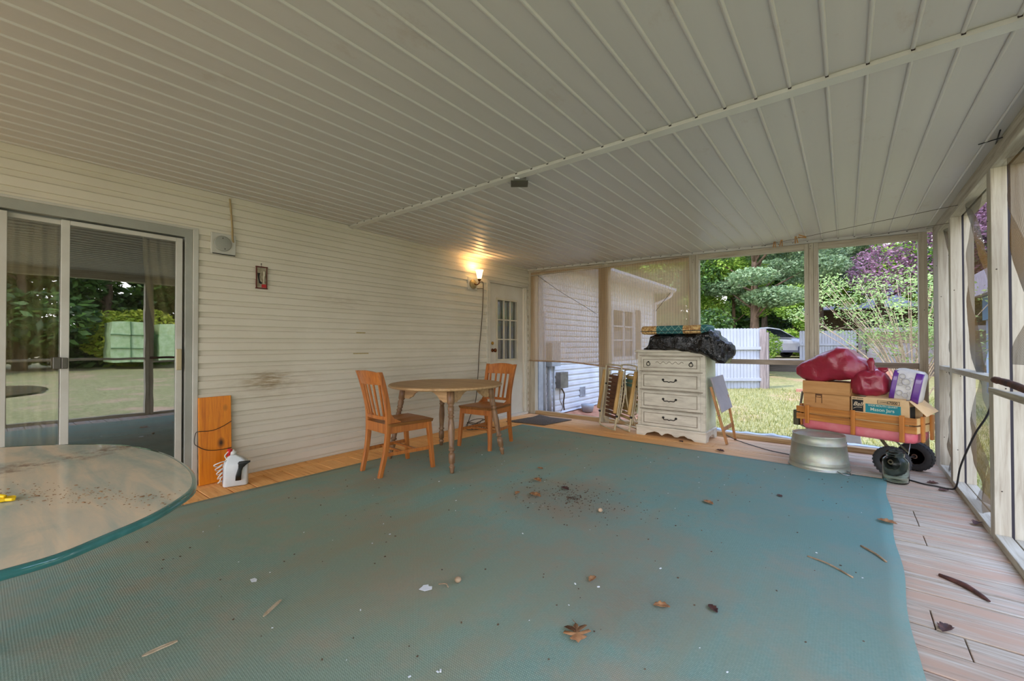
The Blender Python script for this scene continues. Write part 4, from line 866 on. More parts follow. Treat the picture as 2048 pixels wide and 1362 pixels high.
# ------------------------------------------------------------ folded lawn chairs
def lawn_chair(loc, rz, label, strap, second=False):
    t = thing('folding_lawn_chair', loc, rz, label, 'folding chair', 'folded lawn chairs beside the dresser')
    r = .0105; k_ = .22
    def sh(p): return (p[0], p[1]+.13*p[2], p[2])   # leans back
    def loop(x0, x1, y, z0, z1, rd=.06):
        pts = [(x0, y, z0+rd), (x0+rd*.6, y, z0), (x1-rd*.6, y, z0), (x1, y, z0+rd), (x1, y+.015, (z0+z1)/2), (x1, y, z1-rd), (x1-rd*.6, y, z1), (x0+rd*.6, y, z1), (x0, y, z1-rd), (x0, y+.015, (z0+z1)/2), (x0, y, z0+rd)]
        return [sh(p) for p in bez(pts, 6)[:-1]]
    MB().tube(loop(-.23, .23, -.09, .012, .87), r, 8, True).build('main_frame', frame_tan, t)
    MB().tube(loop(-.20, .20, -.045, .10, .80), r, 8, True).build('seat_frame', frame_tan, t)
    MB().tube(loop(-.19, .19, .0, .22, .74), r, 8, True).build('back_frame', frame_tan, t)
    MB().tube(bez([sh((-.215, .0, .62)), (-.215, .12, .3), (-.21, .24, .05), (-.20, .27, .012), (.20, .27, .012), (.21, .24, .05), (.215, .12, .3), sh((.215, .0, .62))], 5), r, 8).build('rear_legs', frame_tan, t)
    for s_ in (-1, 1): MB().bar(sh((s_*.245, -.13, .24)), sh((s_*.245, -.10, .80)), .03, .045, (0, 1, 0)).build('armrest', arm_tan, t, bevel=.008)
    for yy, z0, n_ in ((-.045, .14, 11), (.0, .26, 8)):
        for k in range(n_):
            z = z0+.055*k; q = MB(); q.add([sh((-.195, yy, z)), sh((.195, yy, z)), sh((.195, yy, z+.04)), sh((-.195, yy, z+.04))], [(0, 1, 2, 3)]); q.build('strap', strap_teal if second and k in (8, 9) else strap, t, solid=.003)
    for s_ in (-1, 1): MB().lathe([(0, .015), (.03, .015)], sh((s_*.24, -.10, .20)), Vector(sh((s_*.24, -.10, .20)))+Vector((s_, 0, 0)), 10).build('hinge_cap', black_pl, t); MB().lathe([(0, .013), (.03, .013)], sh((s_*.21, -.07, .60)), Vector(sh((s_*.21, -.07, .60)))+Vector((s_, 0, 0)), 10).build('hinge_cap', black_pl, t)
    return t
lawn_chair((-2.57, 5.55, 0), R(-38), 'front folded lawn chair with cream tube frame beside the dresser', M('brown_webbing', (104, 66, 40), (80, 48, 28), .6))
lawn_chair((-2.37, 5.60, .0), R(-42), 'rear folded lawn chair with yellowed straps tucked against the dresser', strap_tan, True)

# ------------------------------------------------------------ tub, jar
tb = thing('wash_tub', (-.21, 4.965, .004), R(20), 'upside down galvanised metal wash tub under the red wagon', 'tub')
MB().lathe([(0, .236), (.004, .242), (.012, .242), (.016, .234), (.05, .232), (.055, .235), (.06, .231), (.065, .234), (.07, .230), (.075, .233), (.08, .229), (.225, .213), (.228, .218), (.236, .218), (.24, .212), (.300, .205), (.308, .209), (.313, .206), (.313, .198), (.300, .193), (.274, .02)], seg=64, cap=False).build('tub_body', galv, tb)
MB().lathe([(.2975, .001), (.2985, .196)], seg=40, cap=False).build('tub_base', galv, tb)
def bail(a0, name):
    ax, ay = .237*math.cos(a0), .237*math.sin(a0); o = Vector((math.cos(a0), math.sin(a0), 0)); s = Vector((-math.sin(a0), math.cos(a0), 0)); c = Vector((ax, ay, .022))
    MB().tube([tuple(c+s*(-.05)), tuple(c+s*(-.045)+o*.04+Vector((0, 0, -.008))), tuple(c+s*(-.02)+o*.075+Vector((0, 0, -.014))), tuple(c+s*.02+o*.075+Vector((0, 0, -.014))), tuple(c+s*.045+o*.04+Vector((0, 0, -.008))), tuple(c+s*.05)], .0042, 7).build(name, steel, tb)
bail(R(-62), 'handle'); bail(R(118), 'handle')
jr = thing('glass_jar', (.322, 4.80, .003), 0, 'large empty wide mouth glass jar in front of the wagon wheels', 'jar')
outer = [(0, .05), (.0, .07), (.006, .082), (.02, .087), (.17, .087), (.19, .082), (.208, .066), (.214, .058), (.222, .06), (.228, .063), (.233, .06), (.24, .063), (.252, .062), (.258, .058)]
inner = [(.258, .054), (.24, .055), (.214, .052), (.205, .06), (.187, .076), (.17, .081), (.025, .081), (.012, .07), (.01, .001)]
MB().lathe(outer+inner, seg=40, cap=False).lathe([(0, .001), (0, .05)], seg=40, cap=False).build('jar_glass', jar_m, jr)

# ------------------------------------------------------------ wagon
wg = thing('wagon', (.04, 5.12, 0), math.atan2(-.34, .82), 'faded red wagon with slatted wooden sides loaded with boxes and bags', 'wagon')
HL, HW = .445, .0   # half length; local: x along, y from near side (0) to far side (.38)
def wring(z, g, r): return [(x, y+.19, z) for x, y, _ in rr_ring(HL+g, .185+g, 0, r, 5)]
MB().loft([wring(.315, -.05, .05), wring(.30, -.03, .06), wring(.305, -.012, .06), wring(.33, 0, .06), wring(.43, .004, .06), wring(.43, -.006, .055), wring(.335, -.01, .05), wring(.325, -.06, .05)]).build('tub', red_m, wg)
for side, y0 in (('near', -.012), ('far', .375)):
    for z0 in (.395, .468):
        MB().mm((-HL-.035, y0, z0), (HL+.02, y0+.016, z0+.060)).build('side_slat', stake_m, wg, bevel=.003)
    for x in (-.39, -.0, .355):
        yy = y0-.02 if side == 'near' else y0+.016
        MB().mm((x, yy, .315 if x > -.3 else .36), (x+.034, yy+.02, .545)).build('side_stake', stake_z, wg, bevel=.004)
for x0 in (HL+.004, -HL-.02):
    for z0 in (.395, .468): MB().mm((x0, .0, z0), (x0+.016, .38, z0+.060)).build('end_slat', M('pale_slat_wood', (222, 186, 126), (200, 160, 100), .6, scale=5) if x0 > 0 else stake_m, wg, bevel=.003)
    xs_ = x0+.016 if x0 > 0 else x0-.02
    for y in (.07, .27): MB().mm((xs_, y, .32), (xs_+.02, y+.045, .542)).build('end_stake', stake_z, wg, bevel=.004)
def wheel(x, y, steer=0):
    w = bpy.data.objects.new('wheel', None); COL.objects.link(w); w.parent = wg; w.location = (x, y, .133); w.rotation_euler = (0, 0, steer)
    b = MB(); pr = [(-.034, .072), (-.04, .085), (-.042, .105), (-.036, .121), (-.02, .128), (0, .130), (.02, .128), (.036, .121), (.042, .105), (.04, .085), (.034, .072)]
    b.lathe(pr, (0, 0, 0), (0, 1, 0), 40, False)
    for k in range(26):
        a = 2*PI*k/26
        for s in (-1, 1):
            aa = a+(PI/26 if s > 0 else 0); c = Vector((math.cos(aa), 0, math.sin(aa))); tn = Vector((-math.sin(aa), 0, math.cos(aa)))
            b.bar(c*.128+Vector((0, s*.010, 0)), c*.122+Vector((0, s*.036, 0)), .016, .010, tuple(c))
    b.build('tyre', rubber, w)
    MB().lathe([(-.03, .074), (-.03, .066), (-.012, .06), (-.01, .03), (-.03, .022), (-.034, .012), (.034, .012), (.03, .022), (.01, .03), (.012, .06), (.03, .066), (.03, .074)], (0, 0, 0), (0, 1, 0), 28).build('rim', rust, w)
    return w
wheel(.30, -.02, R(0)); wheel(.33, .40, R(0)); wheel(-.33, .02); wheel(-.33, .36)
MB().tube([(.30, -.02, .133), (.33, .40, .133)], .008, 8).tube([(-.33, .0, .133), (-.33, .38, .133)], .008, 8).build('axle', steel, wg)
MB().bar((.18, .1, .30), (.31, .03, .16), .03, .01).bar((.18, .3, .30), (.31, .33, .16), .03, .01).bar((-.2, .1, .3), (-.32, .05, .16), .03, .01).build('axle_brace', M('brace_green', (120, 116, 88), None, .5, .4), wg)
MB().tube([(.41, .03, .31), (.40, -.01, .14)], .0045, 6).build('brace_rod', steel, wg)
hd = MB().tube([(-.46, .18, .28), (-.52, .17, .30), (-.54, .16, .42), (-.50, .155, .66)], .011, 8); hd.build('pull_handle', M('handle_grey', (120, 114, 100), None, .5, .3), wg)
MB().mm((-.585, .13, .30), (-.53, .19, .46)).build('handle_grip', M('grip_olive', (86, 84, 58), None, .6), wg, bevel=.006)
def wl_(x, y, z): return wg.matrix_basis @ Vector((x, y, z))
wrot = math.atan2(-.34, .82)
# cartons
def carton(name, c, hx, hy, h, mat_, label, rz=0, openf=None):
    p = wl_(*c); t = thing(name, p, wrot+rz, label, 'box')
    b = MB(); th = .004
    for a, q in (((-hx, -hy, 0), (hx, -hy+th, h)), ((-hx, hy-th, 0), (hx, hy, h)), ((-hx, -hy+th, 0), (-hx+th, hy-th, h)), ((hx-th, -hy+th, 0), (hx, hy-th, h)), ((-hx, -hy, 0), (hx, hy, th))): b.mm(a, q)
    b.build('carton_walls', mat_, t); return t
c1 = carton('cardboard_box', (-.225, .175, .338), .20, .155, .325, card, 'lower cardboard carton printed with a jar outline in the wagon')
MB().mm((-.196, -.151, .317), (.196, .151, .325)).build('top_flap', card, c1)
px_ = M('faded_brown_print', (96, 62, 34), None, .8)
b = MB(); b.mm((-.09, -.1572, .235), (-.03, -.1558, .325)); b.build('label_panel', px_, c1); MB().mm((-.084, -.1585, .235), (-.036, -.157, .29)).mm((-.08, -.1585, .296), (-.04, -.157, .308)).build('jar_print', card, c1)
for (xx, tx) in ((-.135, 'JAR'), ): pass
c1b = carton('cardboard_box', (-.225, .165, .6645), .205, .15, .125, card, 'plain upper cardboard carton below the big maroon bag')
MB().mm((-.2, -.145, .118), (.2, .145, .125)).build('top_flap', card, c1b)
MB().add([(.205, -.148, 0), (.225, -.13, .125), (.225, .0, .125), (.205, 0, 0)], [(0, 1, 2, 3)]).build('side_flap', card, c1b, solid=.003)
c2 = carton('cardboard_box', (.20, .165, .345), .208, .15, .325, card2, 'open mason jar carton with a teal stripe at the right end of the wagon')
fy = -.151; z_ = .338
MB().mm((-.200, fy-.0012, .19), (-.115, fy, .298)).build('logo_panel', ink, c2)
text_mesh('Ball', .052, M('logo_white', (226, 206, 170), None, .7), 'logo_lettering', c2, (-.158, fy-.002, .258), (R(90), 0, 0), .0005, .4)
MB().tube(bez([(-.192, fy-.002, .214), (-.165, fy-.002, .228), (-.125, fy-.002, .229)], 6), .002, 5).build('logo_underline', MATS['logo_white'], c2)
MB().mm((-.098, fy-.0012, .19), (.155, fy, .27)).build('teal_stripe', teal_p, c2)
lt = M('stripe_cream', (206, 214, 190), None, .7)
text_mesh('Mason Jars', .040, lt, 'stripe_lettering', c2, (.025, fy-.002, .222), (R(90), 0, 0), .0005, 0, 2)
text_mesh('WIDE MOUTH QUART', .021, lt, 'stripe_lettering', c2, (.028, fy-.002, .257), (R(90), 0, 0), .0005, 0, 2)
MB().mm((-.01, fy-.001, .278), (.148, fy-.0002, .281)).mm((-.01, fy-.001, .307), (.148, fy-.0002, .31)).mm((-.01, fy-.001, .278), (-.007, fy-.0002, .31)).mm((.145, fy-.001, .278), (.148, fy-.0002, .31)).build('number_frame', ink, c2)
text_mesh('67000', .030, ink, 'number_lettering', c2, (.096, fy-.002, .2935), (R(90), 0, 0), .0005, 0, 3)
text_mesh('1 DOZEN', .015, ink, 'number_lettering', c2, (.026, fy-.002, .2935), (R(90), 0, 0), .0005, 0, 2)
bb_ = MB()
for k, (x0, x1) in enumerate(((-.198, -.190), (-.188, -.180), (-.178, -.172), (-.165, -.156), (-.154, -.146), (-.144, -.136), (-.134, -.126), (-.124, -.116))): bb_.mm((x0, fy-.001, .308), (x1, fy-.0002, .315))
bb_.build('small_print', ink, c2)
MB().mm((.2085, -.13, .12), (.2095, -.02, .27)).build('end_print', ink, c2)
MB().add([(-.10, -.148, .326), (.19, -.148, .326), (.15, -.02, .352), (-.06, -.02, .368)], [(0, 1, 2, 3)]).build('top_flap', card2, c2, solid=.003)
MB().add([(.209, -.15, .326), (.209, .145, .326), (.325, .10, .235), (.318, -.135, .205)], [(0, 1, 2, 3)]).build('side_flap', card2, c2, solid=.003)
MB().add([(-.2, .148, .326), (.2, .148, .326), (.18, .19, .40), (-.18, .19, .40)], [(0, 1, 2, 3)]).build('top_flap', card2, c2, solid=.003)

# bags on the wagon
def bag_from(secs, loc, rz, ry, mat_, name, label, cat, amp=.014, freq=9, seed=3, power=2.8):
    o = blob_loft(secs, power, 44, amp, freq, seed, 5).build(name, mat_); o.location = loc; o.rotation_euler = (0, ry, rz); tag(o, label, cat); return o
p = wl_(-.215, .145, .79)
bag_from([(-.29, .0, .10, .10, .13), (-.27, 0, .13, .035, .155), (-.22, 0, .15, .0, .19), (-.1, 0, .16, -.02, .245), (.02, 0, .165, .0, .30), (.09, 0, .16, .0, .325), (.17, 0, .15, .01, .30), (.25, 0, .12, .03, .22), (.31, 0, .07, .06, .16), (.355, 0, .03, .08, .12), (.385, 0, .012, .085, .105)], p+Vector((0, 0, .012)), wrot, R(-3), maroon, 'maroon_bag', 'big maroon plastic bag lying across the cartons on the wagon', 'bag', .020, 6, 4, 3.4)
b2 = bag_from([(-.135, 0, .02, .03, .12), (-.12, 0, .08, .0, .19), (-.06, 0, .11, -.0, .225), (.0, 0, .115, -.0, .235), (.06, 0, .11, .0, .24), (.115, 0, .08, .02, .21), (.14, 0, .03, .05, .15)], wl_(.10, .115, .685), wrot, R(0), maroon, 'maroon_bag', 'smaller knotted maroon bag between the big bag and the purple pack', 'bag', .022, 9, 8, 2.6)
MB().loft([rr_ring(.035, .03, .21, .012, 3, .03, -.05), rr_ring(.014, .012, .25, .008, 3, .035, -.05), rr_ring(.020, .012, .275, .006, 3, .03, -.05), rr_ring(.028, .010, .315, .005, 3, .025, -.05), rr_ring(.014, .006, .35, .003, 3, .03, -.05)]).build('tied_ear', maroon, b2)
MB().loft([rr_ring(.03, .02, .20, .012, 3, .07), rr_ring(.05, .012, .235, .008, 3, .085), rr_ring(.035, .008, .262, .006, 3, .10)]).build('tied_ear', maroon, b2)
b3 = thing('paper_towel_pack', wl_(.345, .135, .645), wrot+R(6), 'white and purple plastic wrapped pack of rolls tilted at the wagon end', 'pack'); b3.rotation_euler = (0, R(9), wrot+R(6))
rg = []
for k in range(13):
    t = k/12; z = .29*t; e = 1-.35*abs(2*t-1)**5; rg.append([(x, y+.008*noise.noise((x*9, z*9, 2)), z+(.02*noise.noise((x*12, 5, 1)) if k in (0, 12) else 0)) for x, y, _ in rr_ring(.105*min(1.0, e+.1), .09*e, 0, .04*e, 6)])
MB().loft(rg).build('wrap', whitefilm, b3)
def stripe(x0, x1, s0_, mat_, name):
    b = MB(); b.grid(6, 10, lambda u, v: (x0+(x1-x0)*u+s0_*v, -.0935+.02*(1-(1-abs(2*v-1)**5)), .015+.26*v)); b.build(name, mat_, b3, solid=.002)
stripe(-.098, -.062, .002, purple, 'purple_stripe'); stripe(.045, .098, .004, purple, 'purple_stripe')
b = MB(); rd = random.Random(4)
for cx_, cz_, r_ in ((-.03, .235, .02), (.0, .19, .026), (.028, .215, .016), (-.035, .16, .012), (.02, .14, .016), (-.03, .085, .022), (.012, .07, .02), (.03, .1, .01), (-.04, .205, .011)):
    b.tube([(cx_+r_*math.cos(a), -.0955, cz_+r_*math.sin(a)) for a in [2*PI*k/20 for k in range(20)]], r_*.22, 5, True)
b.build('circle_print', greyp, b3)
# black cord on the deck and up the right wall
tag(MB().tube(bez([(-1.19, 5.78, .05), (-1.05, 5.70, .012), (-.85, 5.52, .008), (-.66, 5.37, .008), (-.5, 5.30, .008), (-.40, 5.27, .008)], 8), .0045, 6).build('power_cord', cord_black), 'thin dark cord across the deck from the dresser to the wash tub', 'cord')
tag(MB().tube(bez([(.42, 4.92, .008), (.50, 4.86, .007), (.57, 4.84, .008), (.63, 4.80, .01), (.665, 4.73, .05), (.672, 4.62, .22), (XR+.0, 4.45, .38), (XR+.02, 4.28, .55), (XR+.05, 4.10, .72), (XR+.07, 4.05, .93)], 8), .006, 7).build('power_cord', cord_black), 'black cord rising from behind the jar up to the right wall rail', 'cord')

# ------------------------------------------------------------ leaves and litter
def oak_leaf(loc, rz, size, label):
    pts = [(0, -.5), (.08, -.35), (.05, -.28), (.30, -.30), (.42, -.18), (.25, -.14), (.08, -.08), (.12, 0), (.38, .02), (.46, .14), (.26, .16), (.1, .16), (.14, .26), (.3, .34), (.22, .42), (.08, .40), (0, .52)]
    full = pts+[(-x, y) for x, y in pts[::-1][1:-1]]; b = MB(); rd = random.Random(11)
    n = len(full); vs = [(x*size*rd.uniform(.9, 1.1), y*size, size*(.02+.22*abs(x)+.05*rd.random())) for x, y in full]; sp = [(0, y*size, .01*size) for y in (-.5, -.3, -.1, .1, .3, .5)]
    b.add(vs+[(0, 0, .004)], [(i, (i+1) % n, n) for i in range(n)], True); o = b.build('oak_leaf', leaf_dry, loc=loc, rot=(0, R(6), rz), solid=.0008)
    MB().tube([(0, -.5*size, .006), (.01, -.72*size, .003)], .0012, 5).build('stem', leaf_dry, o); return tag(o, label, 'leaf')
oak_leaf((-.845, 1.49, .016), R(215), .115, 'large brown lobed oak leaf on the carpet in the foreground')
def dry_leaf(x, y, r, rz, label, mat_=None, group=None, z=.0145, name='dry_leaf'):
    b = MB(); rd = random.Random(int(x*1000+y*77)); n = 12; k1 = rd.uniform(.5, 1.2)
    def f(u, v):
        a = (u-.5)*2; w = math.sin(PI*min(1, max(.02, v)))**.7*(1+.18*math.sin(v*23+a)); xx = a*w*r*.55; yy = (v-.5)*2*r
        return (xx, yy, r*(.05+.35*k1*abs(a*w)**1.3+.25*abs(v-.5)*rd.uniform(.6, 1)))
    b.grid(7, 12, f); o = b.build(name, mat_ or leaf_dry, loc=(x, y, z), rot=(0, 0, rz), solid=.0008); return tag(o, label, 'leaf', group)
dry_leaf(-2.0, 2.61, .035, .4, 'pale upright curled leaf at the left rim of the dirt patch')
dry_leaf(-2.05, 2.95, .05, 1.3, 'curled tan leaf beyond the dirt patch on the carpet', None)
dry_leaf(-1.86, 2.65, .055, 1.5, 'long flat tan leaf lying inside the dirt patch')
dry_leaf(-1.76, 2.92, .045, 1.2, 'dark crinkled leaf at the back of the dirt patch', leaf_dark)
dry_leaf(-.79, 3.3, .045, 1.0, 'single tan leaf alone on the carpet right of the dirt patch')
dry_leaf(-.98, 1.88, .03, 0, 'tiny brown leaf at the centre of the carpet', leaf_dry)
dry_leaf(-.64, 1.87, .035, 2.0, 'small brown leaf right of the pale carpet scuff')
dry_leaf(-.46, 1.99, .03, .8, 'small brown leaf near the right of the carpet foreground', leaf_dark)
dry_leaf(.20, 3.64, .05, 1.3, 'brown leaf on the right carpet edge'); dry_leaf(-.4, 3.78, .028, .6, 'small dark seed pod on the carpet before the wash tub', leaf_dark)
dry_leaf(-2.23, 3.26, .035, 1.4, 'small tan leaf farthest on the carpet near the round table')
dry_leaf(-1.08, 5.02, .05, 1.2, 'dark dry leaves lying by the far carpet edge', leaf_dark, z=.004); dry_leaf(-1.55, 5.22, .04, .9, 'dry leaf on the deck in front of the dresser', leaf_dark, z=.003)
for (x, y, lb) in ((.56, 4.93, 'dark leaf on the deck by the right wheel'), (.60, 4.75, 'dark reddish leaf inside the curve of the black cord'), (.655, 4.0, 'dark red leaf against the right wall sill'), (.31, 2.45, 'reddish shredded leaf beside the carpet edge in the right foreground')): dry_leaf(x, y, .04, x*9, lb, leaf_dark, z=.003)
tag(MB().tube(bez([(.36, 3.0, .006), (.44, 2.93, .01), (.50, 2.83, .006)], 4), [.008, .01, .011, .012, .013, .011, .01, .009, .004], 6).build('bark_strip', leaf_dark), 'dark strip of bark on the deck boards right of the carpet', 'bark')
tag(MB().tube(bez([(-.17, 2.80, .016), (-.08, 2.76, .02), (.02, 2.68, .016)], 4), .004, 6).build('twig', twig_m), 'thin brown twig on the carpet near its right edge', 'twig')
tag(MB().tube(bez([(.16, 2.98, .016), (.12, 3.05, .02), (.06, 3.13, .016)], 4), .005, 6).build('twig', twig_m), 'short brown twig touching the right carpet edge', 'twig')
def splinter(p, q, w, label):
    b = MB(); d = Vector(q)-Vector(p); n_ = Vector((-d.y, d.x, 0)).normalized(); pts = [(0, .3), (.12, .9), (.3, 1), (.55, .8), (.8, 1.0), (1, .5)]
    L_ = [Vector(p)+d*t+n_*w*k+Vector((0, 0, .003*math.sin(t*3))) for t, k in pts]; R_ = [Vector(p)+d*t-n_*w*k*.8 for t, k in pts]
    vs = L_+R_[::-1]; b.add(vs+[v+Vector((0, 0, .004)) for v in vs], [tuple(range(12))[::-1], tuple(range(12, 24))]+[(i, (i+1) % 12, 12+(i+1) % 12, 12+i) for i in range(12)])
    tag(b.build('wood_splinter', M('pale_splinter', (206, 184, 150), (170, 144, 112), .85, scale=25)), label, 'splinter')
splinter((-1.939, .770, .0145), (-2.001, .868, .0145), .008, 'pale wood splinter on the near carpet, left of centre')
splinter((-2.044, .397, .0145), (-2.042, .502, .0145), .008, 'pale wood splinter nearest the glass table')
tag(MB().tube(bez([(-1.54, 1.39, .016), (-1.51, 1.41, .019), (-1.485, 1.40, .016)], 4), .0028, 6).build('twig', twig_m), 'very short twig beside the white paper scrap', 'twig')
tag(MB().prism([(-.02, -.01), (.01, -.015), (.022, .002), (.004, .012), (-.018, .008)], lambda u, v, t: (u, v, t+.02*abs(u)), 0, .0012).build('paper_scrap', paper, loc=(-2.274, .86, .016)), 'small pale paper chip left of the nearer splinters', 'paper')
b = MB(); b.prism([(-.03, -.015), (.0, -.026), (.03, -.01), (.026, .012), (.008, .014), (.004, .028), (-.018, .02), (-.022, .004)], lambda u, v, t: (u, v, t+.02*abs(u)), 0, .0015)
tag(b.build('paper_scrap', paper, loc=(-1.56, 1.33, .017), rot=(0, 0, .6)), 'small torn white paper scrap on the carpet', 'paper')
for (x, y, lb) in ((-1.48, 1.46, 'small round nut husk beside the white paper scrap'), (-1.33, 2.67, 'round acorn husk in the middle of the dirt patch')):
    tag(MB().lathe([(0, .004), (.004, .012), (.012, .017), (.022, .014), (.028, .004)], (x, y, .014), None, 10).build('nut_husk', twig_m), lb, 'nut husk')
b = MB(); rd = random.Random(9)
for _ in range(650):
    if rd.random() < .6: a = rd.uniform(0, 2*PI); q = abs(rd.gauss(0, .33)); x, y = -1.62+q*math.cos(a), 2.78+q*math.sin(a)*.7
    else: x, y = rd.uniform(-3.5, .1), rd.uniform(.4, 4.7)
    if -3.1 < x < -1.3 and y < .6: continue
    s = rd.uniform(.001, .0032); b.mm((x-s*1.5, y-s, .0135), (x+s*1.5, y+s, .0135+s), (0, 0, rd.uniform(0, 3)))
tag(b.build('carpet_litter', dirt_m), 'brown dirt crumbs and bark bits scattered on the teal carpet', 'dirt', kind='stuff')
b = MB(); rd = random.Random(19)
for _ in range(70):
    x, y = rd.uniform(-3.2, .1), rd.uniform(.6, 4.6); s = rd.uniform(.001, .003); b.mm((x-s*2, y-s, .0135), (x+s*2, y+s, .0135+s), (0, 0, rd.uniform(0, 3)))
tag(b.build('pale_litter', paper), 'tiny pale specks scattered over the teal carpet', 'litter', kind='stuff')

# ------------------------------------------------------------ outside: ground
def gz(x, y):
    z = -.30+.025*max(0, y-6) if y > 6 else -.30
    if x > 3: z += .012*(x-3)
    return z
b = MB()
b.grid(80, 60, lambda u, v: (lambda x, y: (x, y, gz(x, y)+.03*noise.noise((x*.5, y*.5, 0))+(.0)))(-40+90*u, -30+50.3*v))
b.build('ground', ground_m)['kind'] = 'structure'
b = MB(); b.grid(40, 20, lambda u, v: (-40+90*u, 20.55+60*v, .42+.012*(60*v)+.02*noise.noise((u*30, v*20, 0)))); b.build('ground', ground_m)['kind'] = 'structure'
b = MB(); b.grid(10, 8, lambda u, v: (-4.2+1.5*u*(1-.3*v), 6.3+5.6*v, -.29+.15*math.exp(-u*2)+.02*v+.04*noise.noise((u*3, v*5, 1)))); b.build('clay_bank', clay)['kind'] = 'structure'
tag(MB().mm((-14, 20.3, -.1), (10, 20.6, .43)).build('retaining_wall', timber, bevel=.02), 'low dark timber retaining wall at the back of the yard', 'retaining wall')
tag(MB().grid(30, 6, lambda u, v: (-12+20*u, 22.0+7*v, .47)).build('driveway', concrete), 'pale concrete driveway behind the retaining wall', 'driveway')
# grass blades in the near yard
b = MB(); rd = random.Random(21); vs = []; fs = []
def blades(n, fx, fy):
    for _ in range(n):
        x, y = fx(), fy(); z = gz(x, y)-.005; a = rd.uniform(0, 6.28); h = rd.uniform(.03, .085); w = .006; dx, dy = math.cos(a)*w, math.sin(a)*w; lx, ly = rd.uniform(-.03, .03), rd.uniform(-.03, .03)
        k = len(vs); vs.extend([(x-dx, y-dy, z), (x+dx, y+dy, z), (x+lx, y+ly, z+h)]); fs.append((k, k+1, k+2))
blades(26000, lambda: rd.uniform(-3.2, 2.2), lambda: 6.0+8*rd.random()**1.3); blades(9000, lambda: rd.uniform(1.0, 4), lambda: rd.uniform(3, 12))
b.add(vs, fs); tag(b.build('lawn_grass', grass_m), 'patchy green and straw coloured lawn grass outside the porch', 'grass', kind='stuff')

# house wall continuing beyond the porch
hw = thing('house_wing', (0, 0, 0), 0, 'white sided house wall with window and gutter beyond the far screens', 'house')
b = MB(); siding(b, YF+.15, 9.10, -.13, 2.75, WX); siding(b, 10.45, 11.79, -.13, 2.75, WX); siding(b, 9.1, 10.45, -.13, .79, WX); siding(b, 9.1, 10.45, 2.05, 2.75, WX)
b.mm((WX-.2, YF+.1, -.13), (WX-.03, 9.1, 2.8)).mm((WX-.2, 10.45, -.13), (WX-.03, 11.79, 2.8)).mm((WX-.2, 9.1, -.13), (WX-.03, 10.45, .79)).mm((WX-.2, 9.1, 2.05), (WX-.03, 10.45, 2.8)).mm((-9, 11.74, -.13), (WX-.0, 11.79, 2.64)).build('siding', siding_out, hw)
MB().mm((WX, 11.76, -.13), (WX+.03, 11.83, 2.75)).build('corner_post', pvc, hw)
MB().mm((-9, YF+.1, -.6), (WX-.02, 11.78, -.13)).build('foundation', M('orange_block', (190, 130, 100), None, .9), hw)
MB().add([(WX+.42, -4, 2.60), (WX+.42, 12.1, 2.60), (WX-3, 12.1, 4.0), (WX-3, -4, 4.0), (WX+.42, -4, 2.70), (WX+.42, 12.1, 2.70), (WX-3, 12.1, 4.1), (WX-3, -4, 4.1)][0:8] if False else [(WX+.42, YF+.3, 2.66), (WX+.42, 12.1, 2.66), (WX-3, 12.1, 4.0), (WX-3, YF+.3, 4.0), (WX+.42, YF+.3, 2.72), (WX+.42, 12.1, 2.72), (WX-3, 12.1, 4.1), (WX-3, YF+.3, 4.1)], [(0, 1, 2, 3), (4, 7, 6, 5), (0, 4, 5, 1), (1, 5, 6, 2), (2, 6, 7, 3), (3, 7, 4, 0)]).build('roof', shingle, hw)
MB().mm((WX, YF+.3, 2.60), (WX+.40, 12.05, 2.63)).build('soffit', pvc, hw)
MB().loft([[(WX+.40, y, 2.72), (WX+.40, y, 2.60), (WX+.48, y, 2.60), (WX+.53, y, 2.66), (WX+.53, y, 2.72)] for y in (YF+.35, 12.2)], False).build('gutter', pvc, hw)
MB().tube(bez([(WX+.46, 12.0, 2.6), (WX+.42, 12.0, 2.48), (WX+.12, 11.86, 2.3), (WX+.06, 11.84, 2.15), (WX+.06, 11.84, .2)], 6), .035, 8).build('downspout', pvc, hw)
wn = MB(); wn.mm((WX-.03, 9.1, .79), (WX+.03, 9.18, 2.05)).mm((WX-.03, 10.37, .79), (WX+.03, 10.45, 2.05)).mm((WX-.03, 9.18, 1.97), (WX+.028, 10.37, 2.05)).mm((WX-.03, 9.18, .79), (WX+.028, 10.37, .87)).mm((WX-.03, 9.78, .87), (WX+.02, 9.84, 1.97)).mm((WX-.03, 9.18, 1.58), (WX+.02, 10.37, 1.61)).mm((WX-.03, 9.18, 1.25), (WX+.02, 10.37, 1.28)); o = wn.build('window', pvc, hw)
MB().mm((WX-.025, 9.18, .87), (WX-.015, 10.37, 1.97)).build('pane', carglass, o)
for y0, y1 in ((8.72, 9.06), (10.5, 10.84)): MB().mm((WX+.005, y0, .79), (WX+.035, y1, 2.05)).build('shutter', M('brown_grey_shutter', (110, 98, 88), None, .7), hw)
MB().mm((WX+.01, 7.6, .1), (WX+.03, 7.82, .30)).build('dryer_vent', M('vent_grey', (170, 172, 178), (120, 122, 128), .6, scale=12), hw)
